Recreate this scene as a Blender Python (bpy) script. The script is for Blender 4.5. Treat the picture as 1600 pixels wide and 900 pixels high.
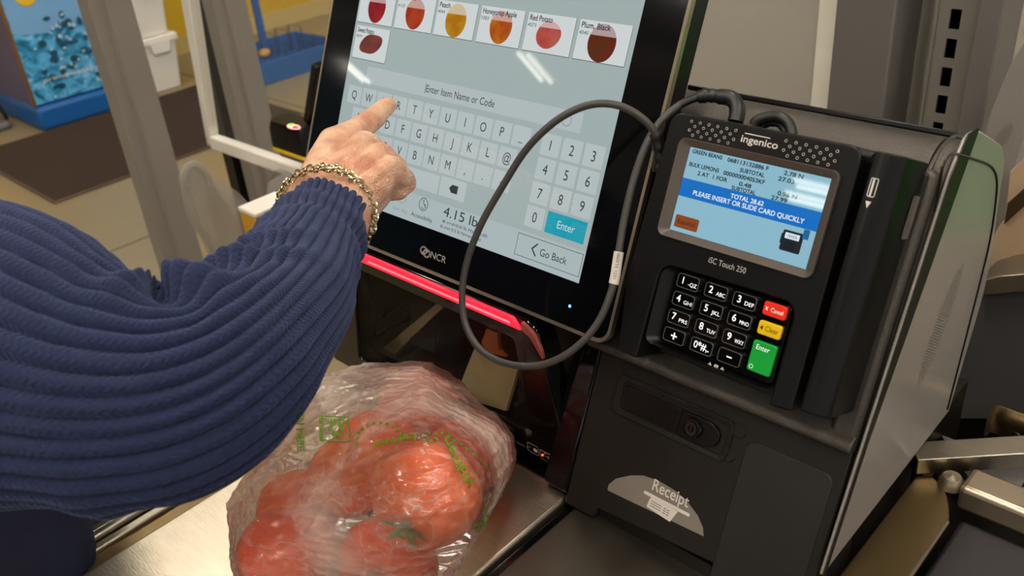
import bpy, bmesh, math, random
from math import sin, cos, pi, radians
from mathutils import Vector, Matrix, noise
from mathutils.bvhtree import BVHTree
random.seed(7)
for o in list(bpy.data.objects): bpy.data.objects.remove(o)
SC = bpy.context.scene
COL = SC.collection

# ------------------------------------------------------------------ camera
CAM = Vector((0, 0, 1.354))
FPX, YAW, PIT, ROL = 1425.92, 0.793266, 0.518038, 0.0894262
_cy, _sy, _cp, _sp = cos(YAW), sin(YAW), cos(PIT), sin(PIT)
_fw = Vector((-_sy*_cp, _cy*_cp, -_sp)); _r0 = Vector((_cy, _sy, 0)); _d0 = _fw.cross(_r0)
CX = cos(ROL)*_r0 + sin(ROL)*_d0; CY = -sin(ROL)*_r0 + cos(ROL)*_d0; CZ = _fw
cd = bpy.data.cameras.new('camera'); cam = bpy.data.objects.new('camera', cd); COL.objects.link(cam)
m = Matrix((CX, -CY, -CZ)).transposed().to_4x4(); m.translation = CAM; cam.matrix_world = m
cd.sensor_width = 36; cd.lens = FPX/1600*36; cd.clip_start = .02; cd.clip_end = 200
cd.dof.use_dof = True; cd.dof.focus_distance = .66; cd.dof.aperture_fstop = 12.0
SC.camera = cam

# ------------------------------------------------------------------ world, lights, exposure
SC.view_settings.view_transform = 'Standard'; SC.view_settings.look = 'None'
SC.view_settings.exposure = 0.0; SC.view_settings.gamma = 1.0
SC.view_settings.use_curve_mapping = False
wd = bpy.data.worlds.new('store_air'); SC.world = wd; wd.use_nodes = True
bg = wd.node_tree.nodes['Background']; bg.inputs[0].default_value = (1.0, .96, .89, 1); bg.inputs[1].default_value = .6
LAMP_STRENGTH = 30.0

# ------------------------------------------------------------------ helpers
TILT = radians(24.5)
UV_ = Vector((0, sin(TILT), cos(TILT))); NN = Vector((0, -cos(TILT), sin(TILT)))
def FP(x, v, n): return CAM + Vector((x, 0, 0)) + UV_*v + NN*n       # the leaning face of the checkout
def ray(px, py): return CX*((px-800)/FPX) + CY*((py-450)/FPX) + CZ
def W(px, py, d): return CAM + ray(px, py)*d
def onplane(px, py, nrm, pt):
    r = ray(px, py); return CAM + r*((pt-CAM).dot(nrm)/r.dot(nrm))
def GX(px, py, x): return onplane(px, py, Vector((1, 0, 0)), Vector((x, 0, 0)))
def GY(px, py, y): return onplane(px, py, Vector((0, 1, 0)), Vector((0, y, 0)))
def GZ(px, py, z): return onplane(px, py, Vector((0, 0, 1)), Vector((0, 0, z)))
def GF(px, py, n):
    p = onplane(px, py, NN, CAM+NN*n) - CAM; return (p.x, p.dot(UV_))

def lin(c): 
    c = c/255; return c/12.92 if c <= .04045 else ((c+.055)/1.055)**2.4
def L3(c): return (lin(c[0]), lin(c[1]), lin(c[2]), 1)

def mat(name, col, rough=.5, metal=0., emit=None, es=0., nz=None, bump=None, spec=.5, coat=0., col2=None, alpha=1., sss=0., stretch=None, trans=0., ior=1.5):
    m = bpy.data.materials.new(name); m.use_nodes = True; nt = m.node_tree; b = nt.nodes['Principled BSDF']
    b.inputs['Base Color'].default_value = L3(col); b.inputs['Roughness'].default_value = rough; b.inputs['Metallic'].default_value = metal
    b.inputs['Specular IOR Level'].default_value = spec; b.inputs['Coat Weight'].default_value = coat; b.inputs['Coat Roughness'].default_value = .05
    b.inputs['Alpha'].default_value = alpha; b.inputs['IOR'].default_value = ior; b.inputs['Transmission Weight'].default_value = trans
    if sss: 
        b.inputs['Subsurface Weight'].default_value = sss; b.inputs['Subsurface Radius'].default_value = (.006, .002, .001); b.inputs['Subsurface Scale'].default_value = 1
    if emit: b.inputs['Emission Color'].default_value = L3(emit); b.inputs['Emission Strength'].default_value = es
    tc = nt.nodes.new('ShaderNodeTexCoord'); src = tc.outputs['Object']
    if stretch:
        mp = nt.nodes.new('ShaderNodeMapping'); mp.inputs['Scale'].default_value = stretch; nt.links.new(src, mp.inputs['Vector']); src = mp.outputs['Vector']
    s, a = nz or (40, .05)
    n = nt.nodes.new('ShaderNodeTexNoise'); n.inputs['Scale'].default_value = s; n.inputs['Detail'].default_value = 4; nt.links.new(src, n.inputs['Vector'])
    mx = nt.nodes.new('ShaderNodeMix'); mx.data_type = 'RGBA'
    c1 = L3(col); c2 = L3(col2) if col2 else tuple(x*(1-a*2.5) for x in c1[:3])+(1,)
    mx.inputs['A'].default_value = c1; mx.inputs['B'].default_value = c2
    nt.links.new(n.outputs['Fac'], mx.inputs['Factor']); nt.links.new(mx.outputs['Result'], b.inputs['Base Color'])
    if bump:
        n2 = nt.nodes.new('ShaderNodeTexNoise'); n2.inputs['Scale'].default_value = bump[0]; n2.inputs['Detail'].default_value = 3; nt.links.new(src, n2.inputs['Vector'])
        bp = nt.nodes.new('ShaderNodeBump'); bp.inputs['Strength'].default_value = bump[1]; bp.inputs['Distance'].default_value = .002
        nt.links.new(n2.outputs['Fac'], bp.inputs['Height']); nt.links.new(bp.outputs['Normal'], b.inputs['Normal'])
    return m

def tag(o, label=None, cat=None, group=None, kind=None):
    if label: o['label'] = label
    if cat: o['category'] = cat
    if group: o['group'] = group
    if kind: o['kind'] = kind
    return o
def thing(name, label, cat, loc=(0, 0, 0), group=None):
    o = bpy.data.objects.new(name, None); COL.objects.link(o); o.location = loc; o.empty_display_size = .05
    return tag(o, label, cat, group)
def smooth_by(me, ang=40):
    for p in me.polygons: p.use_smooth = True
    try: me.set_sharp_from_angle(angle=radians(ang))
    except Exception: pass
def obj(name, bm, mt, parent=None, bevel=0, seg=2, smooth=True, sub=0, label=None):
    me = bpy.data.meshes.new(name)
    if isinstance(bm, bmesh.types.BMesh):
        bmesh.ops.recalc_face_normals(bm, faces=bm.faces[:]); bm.to_mesh(me); bm.free()
    else: me = bm
    for k in (mt if isinstance(mt, (list, tuple)) else [mt]): me.materials.append(k)
    o = bpy.data.objects.new(name, me); COL.objects.link(o)
    if smooth: smooth_by(me)
    if bevel:
        b = o.modifiers.new('bevel', 'BEVEL'); b.width = bevel; b.segments = seg; b.limit_method = 'ANGLE'; b.angle_limit = radians(35)
    if sub:
        s = o.modifiers.new('sub', 'SUBSURF'); s.levels = sub; s.render_levels = sub
    if parent:
        o.parent = parent
        pl = Matrix.Identity(4); q = parent
        while q: pl = Matrix.Translation(q.location) @ pl; q = q.parent
        me.transform(pl.inverted())
    else:                                   # put the origin inside the thing, at its base
        if me.vertices:
            xs = [v.co for v in me.vertices]
            c = Vector((sum(v.x for v in xs)/len(xs), sum(v.y for v in xs)/len(xs), min(v.z for v in xs)))
            me.transform(Matrix.Translation(-c)); o.location = c
    if label: o['label'] = label
    return o
def struct(name, bm, mt, **k):
    o = obj(name, bm, mt, **k); o['kind'] = 'structure'; return o

def prism(bm, pts, to3d, d0, d1, mi=0):
    a = [bm.verts.new(to3d(p[0], p[1], d0)) for p in pts]; b = [bm.verts.new(to3d(p[0], p[1], d1)) for p in pts]
    n = len(pts); fs = [bm.faces.new(a), bm.faces.new(b[::-1])]
    for i in range(n): fs.append(bm.faces.new((a[i], b[i], b[(i+1) % n], a[(i+1) % n])))
    for f in fs: f.material_index = mi
def flat(bm, pts, to3d, d, mi=0):
    f = bm.faces.new([bm.verts.new(to3d(p[0], p[1], d)) for p in pts]); f.material_index = mi
def ringp(bm, outer, inner, to3d, d0, d1, mi=0, din=None):
    n = len(outer); din = d1 if din is None else din
    A = [bm.verts.new(to3d(p[0], p[1], d0)) for p in outer]; B = [bm.verts.new(to3d(p[0], p[1], d1)) for p in outer]
    C = [bm.verts.new(to3d(p[0], p[1], d0)) for p in inner]; D = [bm.verts.new(to3d(p[0], p[1], din)) for p in inner]
    for i in range(n):
        j = (i+1) % n
        for q in ((A[i], A[j], B[j], B[i]), (B[i], B[j], D[j], D[i]), (D[i], D[j], C[j], C[i]), (C[i], C[j], A[j], A[i])):
            bm.faces.new(q).material_index = mi
def rrect(x0, x1, v0, v1, r, seg=5):
    x0, x1 = min(x0, x1), max(x0, x1); v0, v1 = min(v0, v1), max(v0, v1)
    o = []
    for cx, cv, a0 in ((x1-r, v1-r, 0), (x0+r, v1-r, 90), (x0+r, v0+r, 180), (x1-r, v0+r, 270)):
        for k in range(seg+1):
            a = radians(a0+90*k/seg); o.append((cx+r*cos(a), cv+r*sin(a)))
    return o
def ell(cx, cv, rx, rv, n=24, a0=0, a1=360):
    return [(cx+rx*cos(radians(a0+(a1-a0)*k/n)), cv+rv*sin(radians(a0+(a1-a0)*k/n))) for k in range(n)]
def rpoly(pts, r, seg=4):
    o = []; n = len(pts)
    for i in range(n):
        p = Vector(pts[i]); a = Vector(pts[i-1]); b = Vector(pts[(i+1) % n])
        rr = r[i] if isinstance(r, (list, tuple)) else r
        if rr <= 0: o.append(tuple(p)); continue
        da, db = (a-p), (b-p); rr = min(rr, da.length*.45, db.length*.45)
        s, e = p+da.normalized()*rr, p+db.normalized()*rr
        for k in range(seg+1):
            t = k/seg; q = s*(1-t)**2+p*2*t*(1-t)+e*t*t; o.append(tuple(q))
    return o
def box(bm, x0, x1, y0, y1, z0, z1, mi=0):
    prism(bm, [(x0, y0), (x1, y0), (x1, y1), (x0, y1)], lambda a, b, d: Vector((a, b, d)), z0, z1, mi)
def catmull(P, n=12, closed=False):
    out = []; N = len(P)
    for i in range(N if closed else N-1):
        g = lambda k: P[k % N] if closed else P[max(0, min(N-1, k))]
        p0, p1, p2, p3 = g(i-1), g(i), g(i+1), g(i+2)
        for k in range(n):
            t = k/n; out.append(.5*((2*p1)+(p2-p0)*t+(2*p0-5*p1+4*p2-p3)*t*t+(3*p1-p0-3*p2+p3)*t**3))
    if not closed: out.append(P[-1].copy())
    return out
def frames(path):
    T = [(path[min(i+1, len(path)-1)]-path[max(i-1, 0)]).normalized() for i in range(len(path))]
    a = Vector((0, 0, 1)); 
    if abs(a.dot(T[0])) > .9: a = Vector((1, 0, 0))
    n = (a-T[0]*a.dot(T[0])).normalized(); out = []
    for t in T:
        n = (n-t*n.dot(t)).normalized(); out.append((t, n, t.cross(n)))
    return out
def tube(bm, path, r, seg=12, cap=True, mi=0):
    fr = frames(path); R = []
    for i, p in enumerate(path):
        rr = r[i] if isinstance(r, (list, tuple)) else r
        t, n, b = fr[i]; R.append([bm.verts.new(p+(n*cos(2*pi*k/seg)+b*sin(2*pi*k/seg))*rr) for k in range(seg)])
    for i in range(len(R)-1):
        for k in range(seg): bm.faces.new((R[i][k], R[i][(k+1) % seg], R[i+1][(k+1) % seg], R[i+1][k])).material_index = mi
    if cap:
        bm.faces.new(R[0][::-1]).material_index = mi; bm.faces.new(R[-1]).material_index = mi
def bar(bm, p, q, w, h, up=Vector((0, 0, 1)), mi=0):
    t = (q-p).normalized(); s = t.cross(up).normalized(); u = s.cross(t)
    prism(bm, [(-w/2, -h/2), (w/2, -h/2), (w/2, h/2), (-w/2, h/2)], lambda a, b, d: p+s*a+u*b+t*d, 0, (q-p).length, mi)
def lathe(bm, prof, c, ax=Vector((0, 0, 1)), seg=24, mi=0):
    a = Vector((1, 0, 0)) if abs(ax.x) < .9 else Vector((0, 1, 0)); e1 = (a-ax*a.dot(ax)).normalized(); e2 = ax.cross(e1)
    R = [[bm.verts.new(c+ax*h+(e1*cos(2*pi*k/seg)+e2*sin(2*pi*k/seg))*max(r, 1e-5)) for k in range(seg)] for r, h in prof]
    for i in range(len(R)-1):
        for k in range(seg): bm.faces.new((R[i][k], R[i][(k+1) % seg], R[i+1][(k+1) % seg], R[i+1][k])).material_index = mi

_tc = {}
def glyphs(s):
    if s in _tc: return _tc[s]
    cu = bpy.data.curves.new('t', 'FONT'); cu.body = s; cu.resolution_u = 4
    o = bpy.data.objects.new('t', cu); COL.objects.link(o)
    dg = bpy.context.evaluated_depsgraph_get(); dg.update()
    me = bpy.data.meshes.new_from_object(o.evaluated_get(dg))
    vs = [(v.co.x, v.co.y) for v in me.vertices]; fs = [list(p.vertices) for p in me.polygons]
    bpy.data.objects.remove(o); bpy.data.curves.remove(cu); bpy.data.meshes.remove(me)
    _tc[s] = (vs, fs); return _tc[s]
CAPH = None
def text(bm, s, to3d, x, v, h, d, w=None, align='C', sx=.86, mi=0):
    """h = capital height; w = total width (else natural width times sx); v = baseline"""
    global CAPH
    if CAPH is None: CAPH = max(p[1] for p in glyphs('H')[0])
    vs, fs = glyphs(s)
    if not vs: return
    x0 = min(p[0] for p in vs); x1 = max(p[0] for p in vs); k = h/CAPH
    kx = w/(x1-x0) if w else k*sx; off = {'C': -(x0+x1)/2, 'L': -x0, 'R': -x1}[align]
    V = [bm.verts.new(to3d(x+(p[0]+off)*kx, v+p[1]*k, d)) for p in vs]
    for f in fs:
        try: bm.faces.new([V[i] for i in f]).material_index = mi
        except ValueError: pass
def line2(bm, pts, w, to3d, d, mi=0, closed=False):
    n = len(pts)
    for i in range(n if closed else n-1):
        a = Vector(pts[i]); b = Vector(pts[(i+1) % n]); t = (b-a); 
        if t.length < 1e-9: continue
        t.normalize(); s = Vector((-t.y, t.x))*w/2; e = t*w*.5
        flat(bm, [a-s-e, b-s+e, b+s+e, a+s-e], to3d, d, mi)
def btext(bm, s, to3d, x, v, h, d, bo=.00016, **k):
    for i, (a, b) in enumerate(((0, 0), (bo, 0), (0, bo), (bo, bo))): text(bm, s, to3d, x+a, v+b, h, d+i*.00001, **k)
BM = bmesh.new

# ------------------------------------------------------------------ materials
M = {}
M['concrete'] = mat('polished_concrete', (160, 142, 108), .32, nz=(1.3, .1), col2=(128, 112, 84), bump=(25, .05), spec=.4)
M['joint'] = mat('floor_joint', (95, 82, 60), .8)
M['rug'] = mat('ribbed_rug', (108, 90, 78), .95, nz=(60, .12), bump=(300, .8), spec=.1)
M['rugrib'] = mat('rug_rib', (84, 69, 60), .95, nz=(90, .12), spec=.1)
M['yellow'] = mat('yellow_paint', (214, 172, 22), .6, nz=(2, .05))
M['cream'] = mat('cream_board', (205, 180, 110), .7)
M['ceil'] = mat('ceiling_paint', (120, 118, 112), .9)
M['purlin'] = mat('purlin_paint', (170, 168, 160), .8)
M['lamp'] = mat('lamp_tube', (255, 255, 255), .5, emit=(255, 247, 234), es=LAMP_STRENGTH)
M['lampdim'] = mat('far_lamp_tube', (255, 255, 255), .5, emit=(255, 246, 232), es=9.0)
M['lampbody'] = mat('lamp_housing', (210, 210, 205), .5)
M['post'] = mat('grey_post_paint', (128, 121, 112), .5, nz=(8, .05))
M['white'] = mat('white_plastic', (236, 230, 218), .45, nz=(6, .03))
M['blue'] = mat('blue_plastic', (0, 90, 160), .5, nz=(6, .05))
M['navyside'] = mat('machine_side', (92, 90, 128), .6)
M['gold'] = mat('gold_trim', (150, 110, 70), .4, metal=.6)
M['black'] = mat('black_plastic', (13, 11, 11), .32, nz=(30, .1), bump=(900, .05), spec=.3)
M['gloss'] = mat('gloss_black', (7, 7, 8), .08, spec=.5)
M['charcoal'] = mat('textured_charcoal', (33, 30, 28), .36, nz=(25, .08), bump=(1400, .25), spec=.45)
M['housing'] = mat('charcoal_metallic_paint', (86, 80, 74), .40, metal=.75, nz=(25, .06), bump=(1400, .3))
M['charcoal2'] = mat('matte_charcoal', (31, 27, 23), .45, nz=(12, .08), bump=(1500, .12), spec=.28)
M['greyside'] = mat('satin_grey_panel', (158, 150, 143), .22, nz=(9, .04), spec=.5, metal=.15)
M['steel'] = mat('brushed_steel', (178, 170, 154), .28, metal=1, nz=(30, .1), stretch=(.6, 14, 14), bump=(60, .06))
M['steeld'] = mat('worn_dark_steel', (120, 112, 100), .36, metal=1, nz=(14, .14), bump=(120, .08))
M['scratched'] = mat('scratched_steel', (214, 202, 180), .34, metal=1, nz=(18, .12), stretch=(2, 10, 4), bump=(80, .12))
M['bronze'] = mat('bronze_steel', (132, 112, 76), .36, metal=.9, nz=(10, .08))
M['rubber'] = mat('black_belt', (44, 39, 41), .6, nz=(15, .08), bump=(500, .1))
M['cable'] = mat('grey_cable', (62, 58, 55), .5)
M['cableb'] = mat('black_cable', (22, 21, 21), .4)
M['rim'] = mat('silver_rim', (176, 160, 138), .3, metal=.85)

# ------------------------------------------------------------------ setting
bm = BM(); box(bm, -5.3, 6, -8, 6, -.05, 0); struct('floor', bm, M['concrete'])
bm = BM()
for y in (-.4, .98, 2.36): bar(bm, Vector((-5.2, y, .0005)), Vector((4, y, .0005)), .006, .002)
for x in (-3.02, -1.64): bar(bm, Vector((x, -6, .0005)), Vector((x, 5, .0005)), .006, .002)
struct('trim_1', bm, M['joint'])
bm = BM(); box(bm, -5.42, -5.3, -8, 6, 0, 2.6); struct('wall_left', bm, mat('dark_teal_wall', (22, 62, 78), .5, nz=(2, .1)))
bm = BM(); box(bm, -5.3, -5.285, .4, 6, .1, 2.6); struct('trim_4', bm, M['yellow'])
bm = BM(); box(bm, -14, 8, -20, 6, 4.4, 4.5); struct('ceiling', bm, M['ceil'])
bm = BM()
for k in range(9): box(bm, -14, 8, -19.5+k*2.4, -19.38+k*2.4, 4.2, 4.4)
struct('trim_2', bm, M['purlin'])
LAMPS = [(-5.73, -4.95, .5, 1), (-9.45, -5.95, .5, 1), (-3.36, -6.49, .5, 0), (-3.23, -6.17, .42, 0), (-.7, -4.0, 2.4, 1), (-3.3, -2.2, 2.4, 1), (-.7, -1.2, 2.4, 1), (-3.3, 1.6, 2.4, 1), (-.7, 2.0, 2.4, 1), (1.6, -2.6, 2.4, 1), (1.6, .4, 2.4, 1), (3.9, -.6, 2.4, 1)]
for x, y, ln, along in LAMPS:
    t = thing('ceiling_light', 'white fluorescent strip light hung under the store ceiling', 'light', (x, y, 3.95), 'ceiling strip lights')
    D_ = Vector((0, 1, 0)) if along else Vector((1, 0, 0)); S_ = Vector((1, 0, 0)) if along else Vector((0, 1, 0)); c = Vector((x, y, 0)); h = ln/2
    hx, hy = (.12, h) if along else (h, .12)
    bm = BM(); box(bm, x-hx, x+hx, y-hy, y+hy, 3.99, 4.05); obj('housing', bm, M['lampbody'], t, bevel=.01)
    for q in (-.06, .06):
        bm = BM(); tube(bm, [c+S_*q-D_*(h-.02)+Vector((0, 0, 3.965)), c+S_*q+D_*(h-.02)+Vector((0, 0, 3.965))], .042 if ln > 1 else .018, 10); obj('tube', bm, M['lamp'] if ln > 1 else M['lampdim'], t)
    for q in (-.7, .7):
        bm = BM(); p_ = c+D_*h*q; tube(bm, [p_+Vector((0, 0, 4.05)), p_+Vector((0, 0, 4.4))], .006, 6); obj('hanger', bm, M['lampbody'], t)

# ------------------------------------------------------------------ checkout counter
def XYZ(a, b, d): return Vector((a, b, d))
ctr = thing('checkout_counter', 'dark cabinet carrying the scale plate and steel shelf of the checkout', 'counter', (-.4, .2, 0))
bm = BM(); box(bm, -.66, -.2365, -.04, .66, 0.04, .835); obj('cabinet', bm, M['charcoal2'], ctr, bevel=.004)
bm = BM(); box(bm, -.65, -.245, 0.0, .64, 0, .04); obj('plinth', bm, M['black'], ctr)
bm = BM(); box(bm, -.357, -.2365, -.03, .425, .835, .8485); obj('receipt_shelf', bm, M['steeld'], ctr, bevel=.002, label='dark worn steel shelf below the receipt slot')
bm = BM(); box(bm, -.3665, -.3575, -.03, .43, .835, .844); obj('rubber_groove', bm, M['gloss'], ctr)
bm = BM(); box(bm, -.618, -.604, -.03, .41, .835, .846); obj('edge_strip', bm, M['bronze'], ctr)
bm = BM()
box(bm, -.6455, -.637, -.03, .41, .835, .852); box(bm, -.635, -.628, -.03, .41, .835, .8545); box(bm, -.6265, -.6185, -.03, .41, .835, .850)
obj('edge_rail', bm, M['steel'], ctr, bevel=.0015)
sp = thing('scale_plate', 'scratched stainless steel weighing plate under the bag of tomatoes', 'scale', (-.485, .2, .8352))
bm = BM(); prism(bm, rrect(-.603, -.367, -.02, .409, .012), XYZ, .8385, .850); obj('plate', bm, M['scratched'], sp, bevel=.003, seg=3)
bm = BM(); prism(bm, rrect(-.597, -.373, -.014, .403, .010), XYZ, .8352, .8384); obj('gasket', bm, M['gloss'], sp)

# ------------------------------------------------------------------ scanner tower behind the plate
tw = thing('scanner_tower', 'glossy black upright scanner window with a glowing red strip on top', 'scanner', (-.52, .5, .8352))
TY = .42
def T3(a, b, d): return Vector((a, TY-d, b))
outer = rpoly([(-.379, .838), (-.383, .875), (-.4045, .9885), (-.664, .9885), (-.698, .838)], [.004, 0, .016, .016, .004], 5)
inner = rpoly([(-.4165, .858), (-.4195, .875), (-.430, .966), (-.632, .966), (-.650, .858)], [.004, 0, .006, .006, .004], 5)
bm = BM(); ringp(bm, outer, inner, T3, -.02, 0.0); obj('front_frame', bm, M['gloss'], tw, bevel=.0015)
cavity = rpoly([(-.382, .838), (-.386, .875), (-.408, .985), (-.660, .985), (-.694, .838)], [.004, 0, .014, .014, .004], 5)
bm = BM(); ringp(bm, cavity, [(a*.985-.008, b*.985+.0137) for a, b in cavity], T3, -.15, -.0205); prism(bm, cavity, T3, -.155, -.15); obj('housing', bm, mat('brown_reflection_lining', (58, 46, 40), .3, nz=(20, .2), spec=.5), tw)  # brownish reflections of the window put into the lining colour
M['glass'] = mat('scanner_glass', (60, 50, 46), .02, alpha=.10, spec=.6)
bm = BM(); prism(bm, [(a*.9999, b) for a, b in inner], T3, -.005, -.002); obj('glass_pane', bm, M['glass'], tw)
M['red'] = mat('red_light', (255, 40, 60), .3, emit=(255, 24, 52), es=1.25)
M['redhot'] = mat('red_light_core', (255, 120, 130), .3, emit=(255, 110, 120), es=1.2)
bm = BM()
prism(bm, [(-.640, .9795), (-.418, .9795), (-.424, .9865), (-.426, .9885), (-.640, .9885)], T3, .0004, .004); obj('light_strip', bm, M['red'], tw, bevel=.001)
bm = BM(); bar(bm, Vector((-.600, TY-.0045, .9838)), Vector((-.428, TY-.0045, .9838)), .0012, .0012); obj('light_core', bm, M['redhot'], tw)
M['clear'] = mat('clear_light_end', (150, 70, 62), .15, spec=.7)
bm = BM(); prism(bm, rpoly([(-.4175, .9795), (-.409, .9765), (-.401, .965), (-.3965, .960), (-.3975, .969), (-.405, .982), (-.4175, .9885)], .003), T3, .0004, .0035); obj('light_lens', bm, M['clear'], tw, bevel=.0008)
M['mirror'] = mat('tan_reflection_mirror', (236, 206, 150), .12, metal=.35)  # bright tan reflection painted as this mirror's own colour
M['mirrord'] = mat('dim_mirror', (120, 104, 90), .12, metal=.9)
M['tan'] = mat('tan_board', (172, 146, 106), .5)
def quad_at(name, px, y0, mt, th=.004, dy=None):
    pts = [GY(x, y, y0+(dy[i] if dy else 0)) for i, (x, y) in enumerate(px)]
    n = (pts[1]-pts[0]).cross(pts[2]-pts[0]).normalized()
    if n.y > 0: n = -n
    bm = BM(); a = [bm.verts.new(p) for p in pts]; b = [bm.verts.new(p-n*th) for p in pts]; k = len(pts)
    bm.faces.new(a); bm.faces.new(b[::-1])
    for i in range(k): bm.faces.new((a[i], b[i], b[(i+1) % k], a[(i+1) % k]))
    return obj(name, bm, mt, tw)
quad_at('mirror', [(741, 545), (809, 577), (790, 642), (712, 618)], .455, M['mirror'], dy=[.012, .012, -.008, -.008])
quad_at('mirror', [(812, 570), (824, 566), (846, 690), (806, 672)], .465, M['mirrord'], dy=[.0, .0, -.01, -.01])
quad_at('mirror', [(642, 470), (681, 478), (679, 552), (641, 536)], .47, M['mirrord'], dy=[.01, .01, -.01, -.01])
quad_at('mirror', [(560, 425), (604, 444), (600, 520), (570, 540)], .485, M['mirrord'], dy=[.01, .01, -.01, -.01])
quad_at('baffle', [(690, 468), (700, 472), (596, 572), (572, 566)], .463, M['tan'])
quad_at('baffle', [(806, 630), (846, 700), (790, 680), (772, 640)], .475, M['tan'])
quad_at('lens', [(760, 514), (777, 520), (779, 548), (790, 558), (762, 550), (752, 536)], .468, mat('amber_lens', (214, 112, 56), .2, spec=.7))
quad_at('screen_reflection_strip', [(641, 536), (680, 533), (679, 551)], .4655, mat('violet_reflection', (150, 170, 255), .2, metal=.5, emit=(120, 150, 255), es=.35))  # violet reflection of a screen, painted on and made to glow
bm = BM(); tube(bm, catmull([GY(556, 560, .475), GY(590, 515, .475), GY(630, 480, .48)], 8), .004, 8); tube(bm, catmull([GY(566, 570, .472), GY(600, 528, .472), GY(640, 505, .475)], 8), .0025, 8)
obj('reflection_streaks', bm, M['steel'], tw)  # tubes shaped to stand in for streaks reflected in the glass
bm = BM(); box(bm, -.4235, -.3955, TY-.001, TY+.004, .8535, .872); obj('indicator_plate', bm, M['gloss'], tw)
M['print'] = mat('white_print', (205, 200, 190), .5)
bm = BM()
for cx, cz in ((-.4165, .8632), (-.4025, .8622)):
    r = rrect(cx-.0062, cx+.0058, cz-.0045, cz+.0045, .0012, 3); line2(bm, r, .0004, T3, .0022, closed=True)
flat(bm, rrect(-.4163, -.4120, .8612, .8646, .0006, 2), T3, .0022); text(bm, '0', T3, -.3999, .8608, .003, .0022); line2(bm, [(-.4035, .8623), (-.402, .8623)], .0005, T3, .0022); line2(bm, [(-.398, .8623), (-.3972, .8623)], .0005, T3, .0022); flat(bm, ell(-.4205, .8632, .0005, .0005, 8), T3, .0022)
obj('indicator_icons', bm, M['print'], tw, smooth=False)
bm = BM(); lathe(bm, [(0, .0012), (.0009, .001), (.001, 0)], Vector((-.4061, TY-.002, .8622)), Vector((0, -1, 0)), 12); obj('indicator_light', bm, mat('orange_led', (255, 90, 40), .3, emit=(255, 80, 30), es=2.5), tw)

# ------------------------------------------------------------------ kiosk body
kb = thing('self_checkout_kiosk', 'charcoal checkout kiosk with lock panel, receipt slot and grey side panel', 'kiosk', (-.27, .5, .8352))
# upper housing: section swept in x
def sect(r=1.0):
    return rpoly([(-.160, -.572), (.0345, -.572), (.0345, -.672), (.0, -.700), (-.16, -.742)], [0, .034*r, .02, .02, 0], 10)
def SX(x): return lambda v, n, d: FP(d, v, n)
bm = BM(); prism(bm, sect(), SX(0), -.375, -.1765); obj('upper_housing', bm, M['housing'], kb)
# right end cap with a lip round it
bm = BM(); prism(bm, sect(), SX(0), -.1755, -.1635)
s0 = rpoly([(-.1655, -.563), (.030, -.563), (.0425, -.575), (.0425, -.60), (.036, -.60), (.036, -.57), (.02, -.570), (-.1655, -.570)], [0, .012, .012, 0, 0, .012, 0, 0], 5)
obj('end_cap', bm, M['housing'], kb, bevel=.003, seg=3)
rimp = [(-.03, -.5722), (-.002, -.5722), (.012, -.5735), (.026, -.583), (.034, -.598), (.0355, -.61), (.0355, -.665)]
bm = BM(); tube(bm, catmull([FP(-.1745, v, n) for v, n in rimp], 8), .0016, 8); obj('corner_bead', bm, M['housing'], kb)
# ledge under the terminal and raised right stile
bm = BM(); prism(bm, rpoly([(-.1655, -.5715), (-.1655, -.5575), (-.159, -.5575), (-.150, -.566), (-.150, -.5715)], [0, .003, .003, 0, 0]), SX(0), -.372, -.166); obj('ledge', bm, M['housing'], kb, bevel=.001)
bm = BM(); prism(bm, rrect(-.1835, -.1655, -.1655, .012, .004), FP, -.5715, -.5610); obj('stile', bm, M['housing'], kb, bevel=.004, seg=3)
bm = BM(); ringp(bm, rrect(-.336, -.1815, -.1625, .0165, .010), rrect(-.3335, -.184, -.160, .014, .008), FP, -.5725, -.5695); obj('recess_frame', bm, M['charcoal'], kb)
bm = BM(); bar(bm, FP(-.373, .0370, -.612), FP(-.176, .0370, -.612), .004, .004, up=UV_); obj('top_strip', bm, M['black'], kb, bevel=.001)
# lower panel with the receipt notch
lp = [(-.366, -.1660), (-.167, -.1660), (-.167, -.33), (-.2363, -.33), (-.2363, -.2795), (-.3366, -.2855), (-.3366, -.2915), (-.3395, -.2945), (-.3635, -.2955), (-.366, -.293)]
bm = BM(); prism(bm, lp, FP, -.584, -.570); lowp = obj('lower_panel', bm, M['charcoal2'], kb, bevel=.0015)
bm = BM(); prism(bm, rrect(-.2352, -.1733, -.328, -.1853, .008), FP, -.5705, -.5694); obj('cover_plate', bm, M['charcoal'], kb, bevel=.0005)
# lock panel
bm = BM(); ringp(bm, rrect(-.3442, -.2463, -.2085, -.1783, .005), rrect(-.3385, -.2505, -.2045, -.1825, .0035), FP, -.572, -.5682, din=-.5690); obj('lock_surround', bm, M['charcoal2'], kb, bevel=.0006)
bm = BM(); prism(bm, rrect(-.3365, -.2870, -.2030, -.1845, .002), FP, -.571, -.5686); obj('lock_cover', bm, M['black'], kb, bevel=.0006)
bm = BM(); prism(bm, rpoly([(-.2865, -.2030), (-.2865, -.1845), (-.262, -.1845), (-.2545, -.189), (-.2545, -.1985), (-.262, -.2030)], [.001, .001, .004, .004, .004, .004]), FP, -.571, -.5672); lk = obj('lock_block', bm, M['black'], kb, bevel=.001)
bm = BM(); lathe(bm, [(.0001, .0035), (.0068, .0035), (.0074, .0028), (.0074, 0)], FP(-.2745, -.1935, -.5673), NN, 28); cyl = obj('lock_cylinder', bm, M['gloss'], kb)
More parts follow.
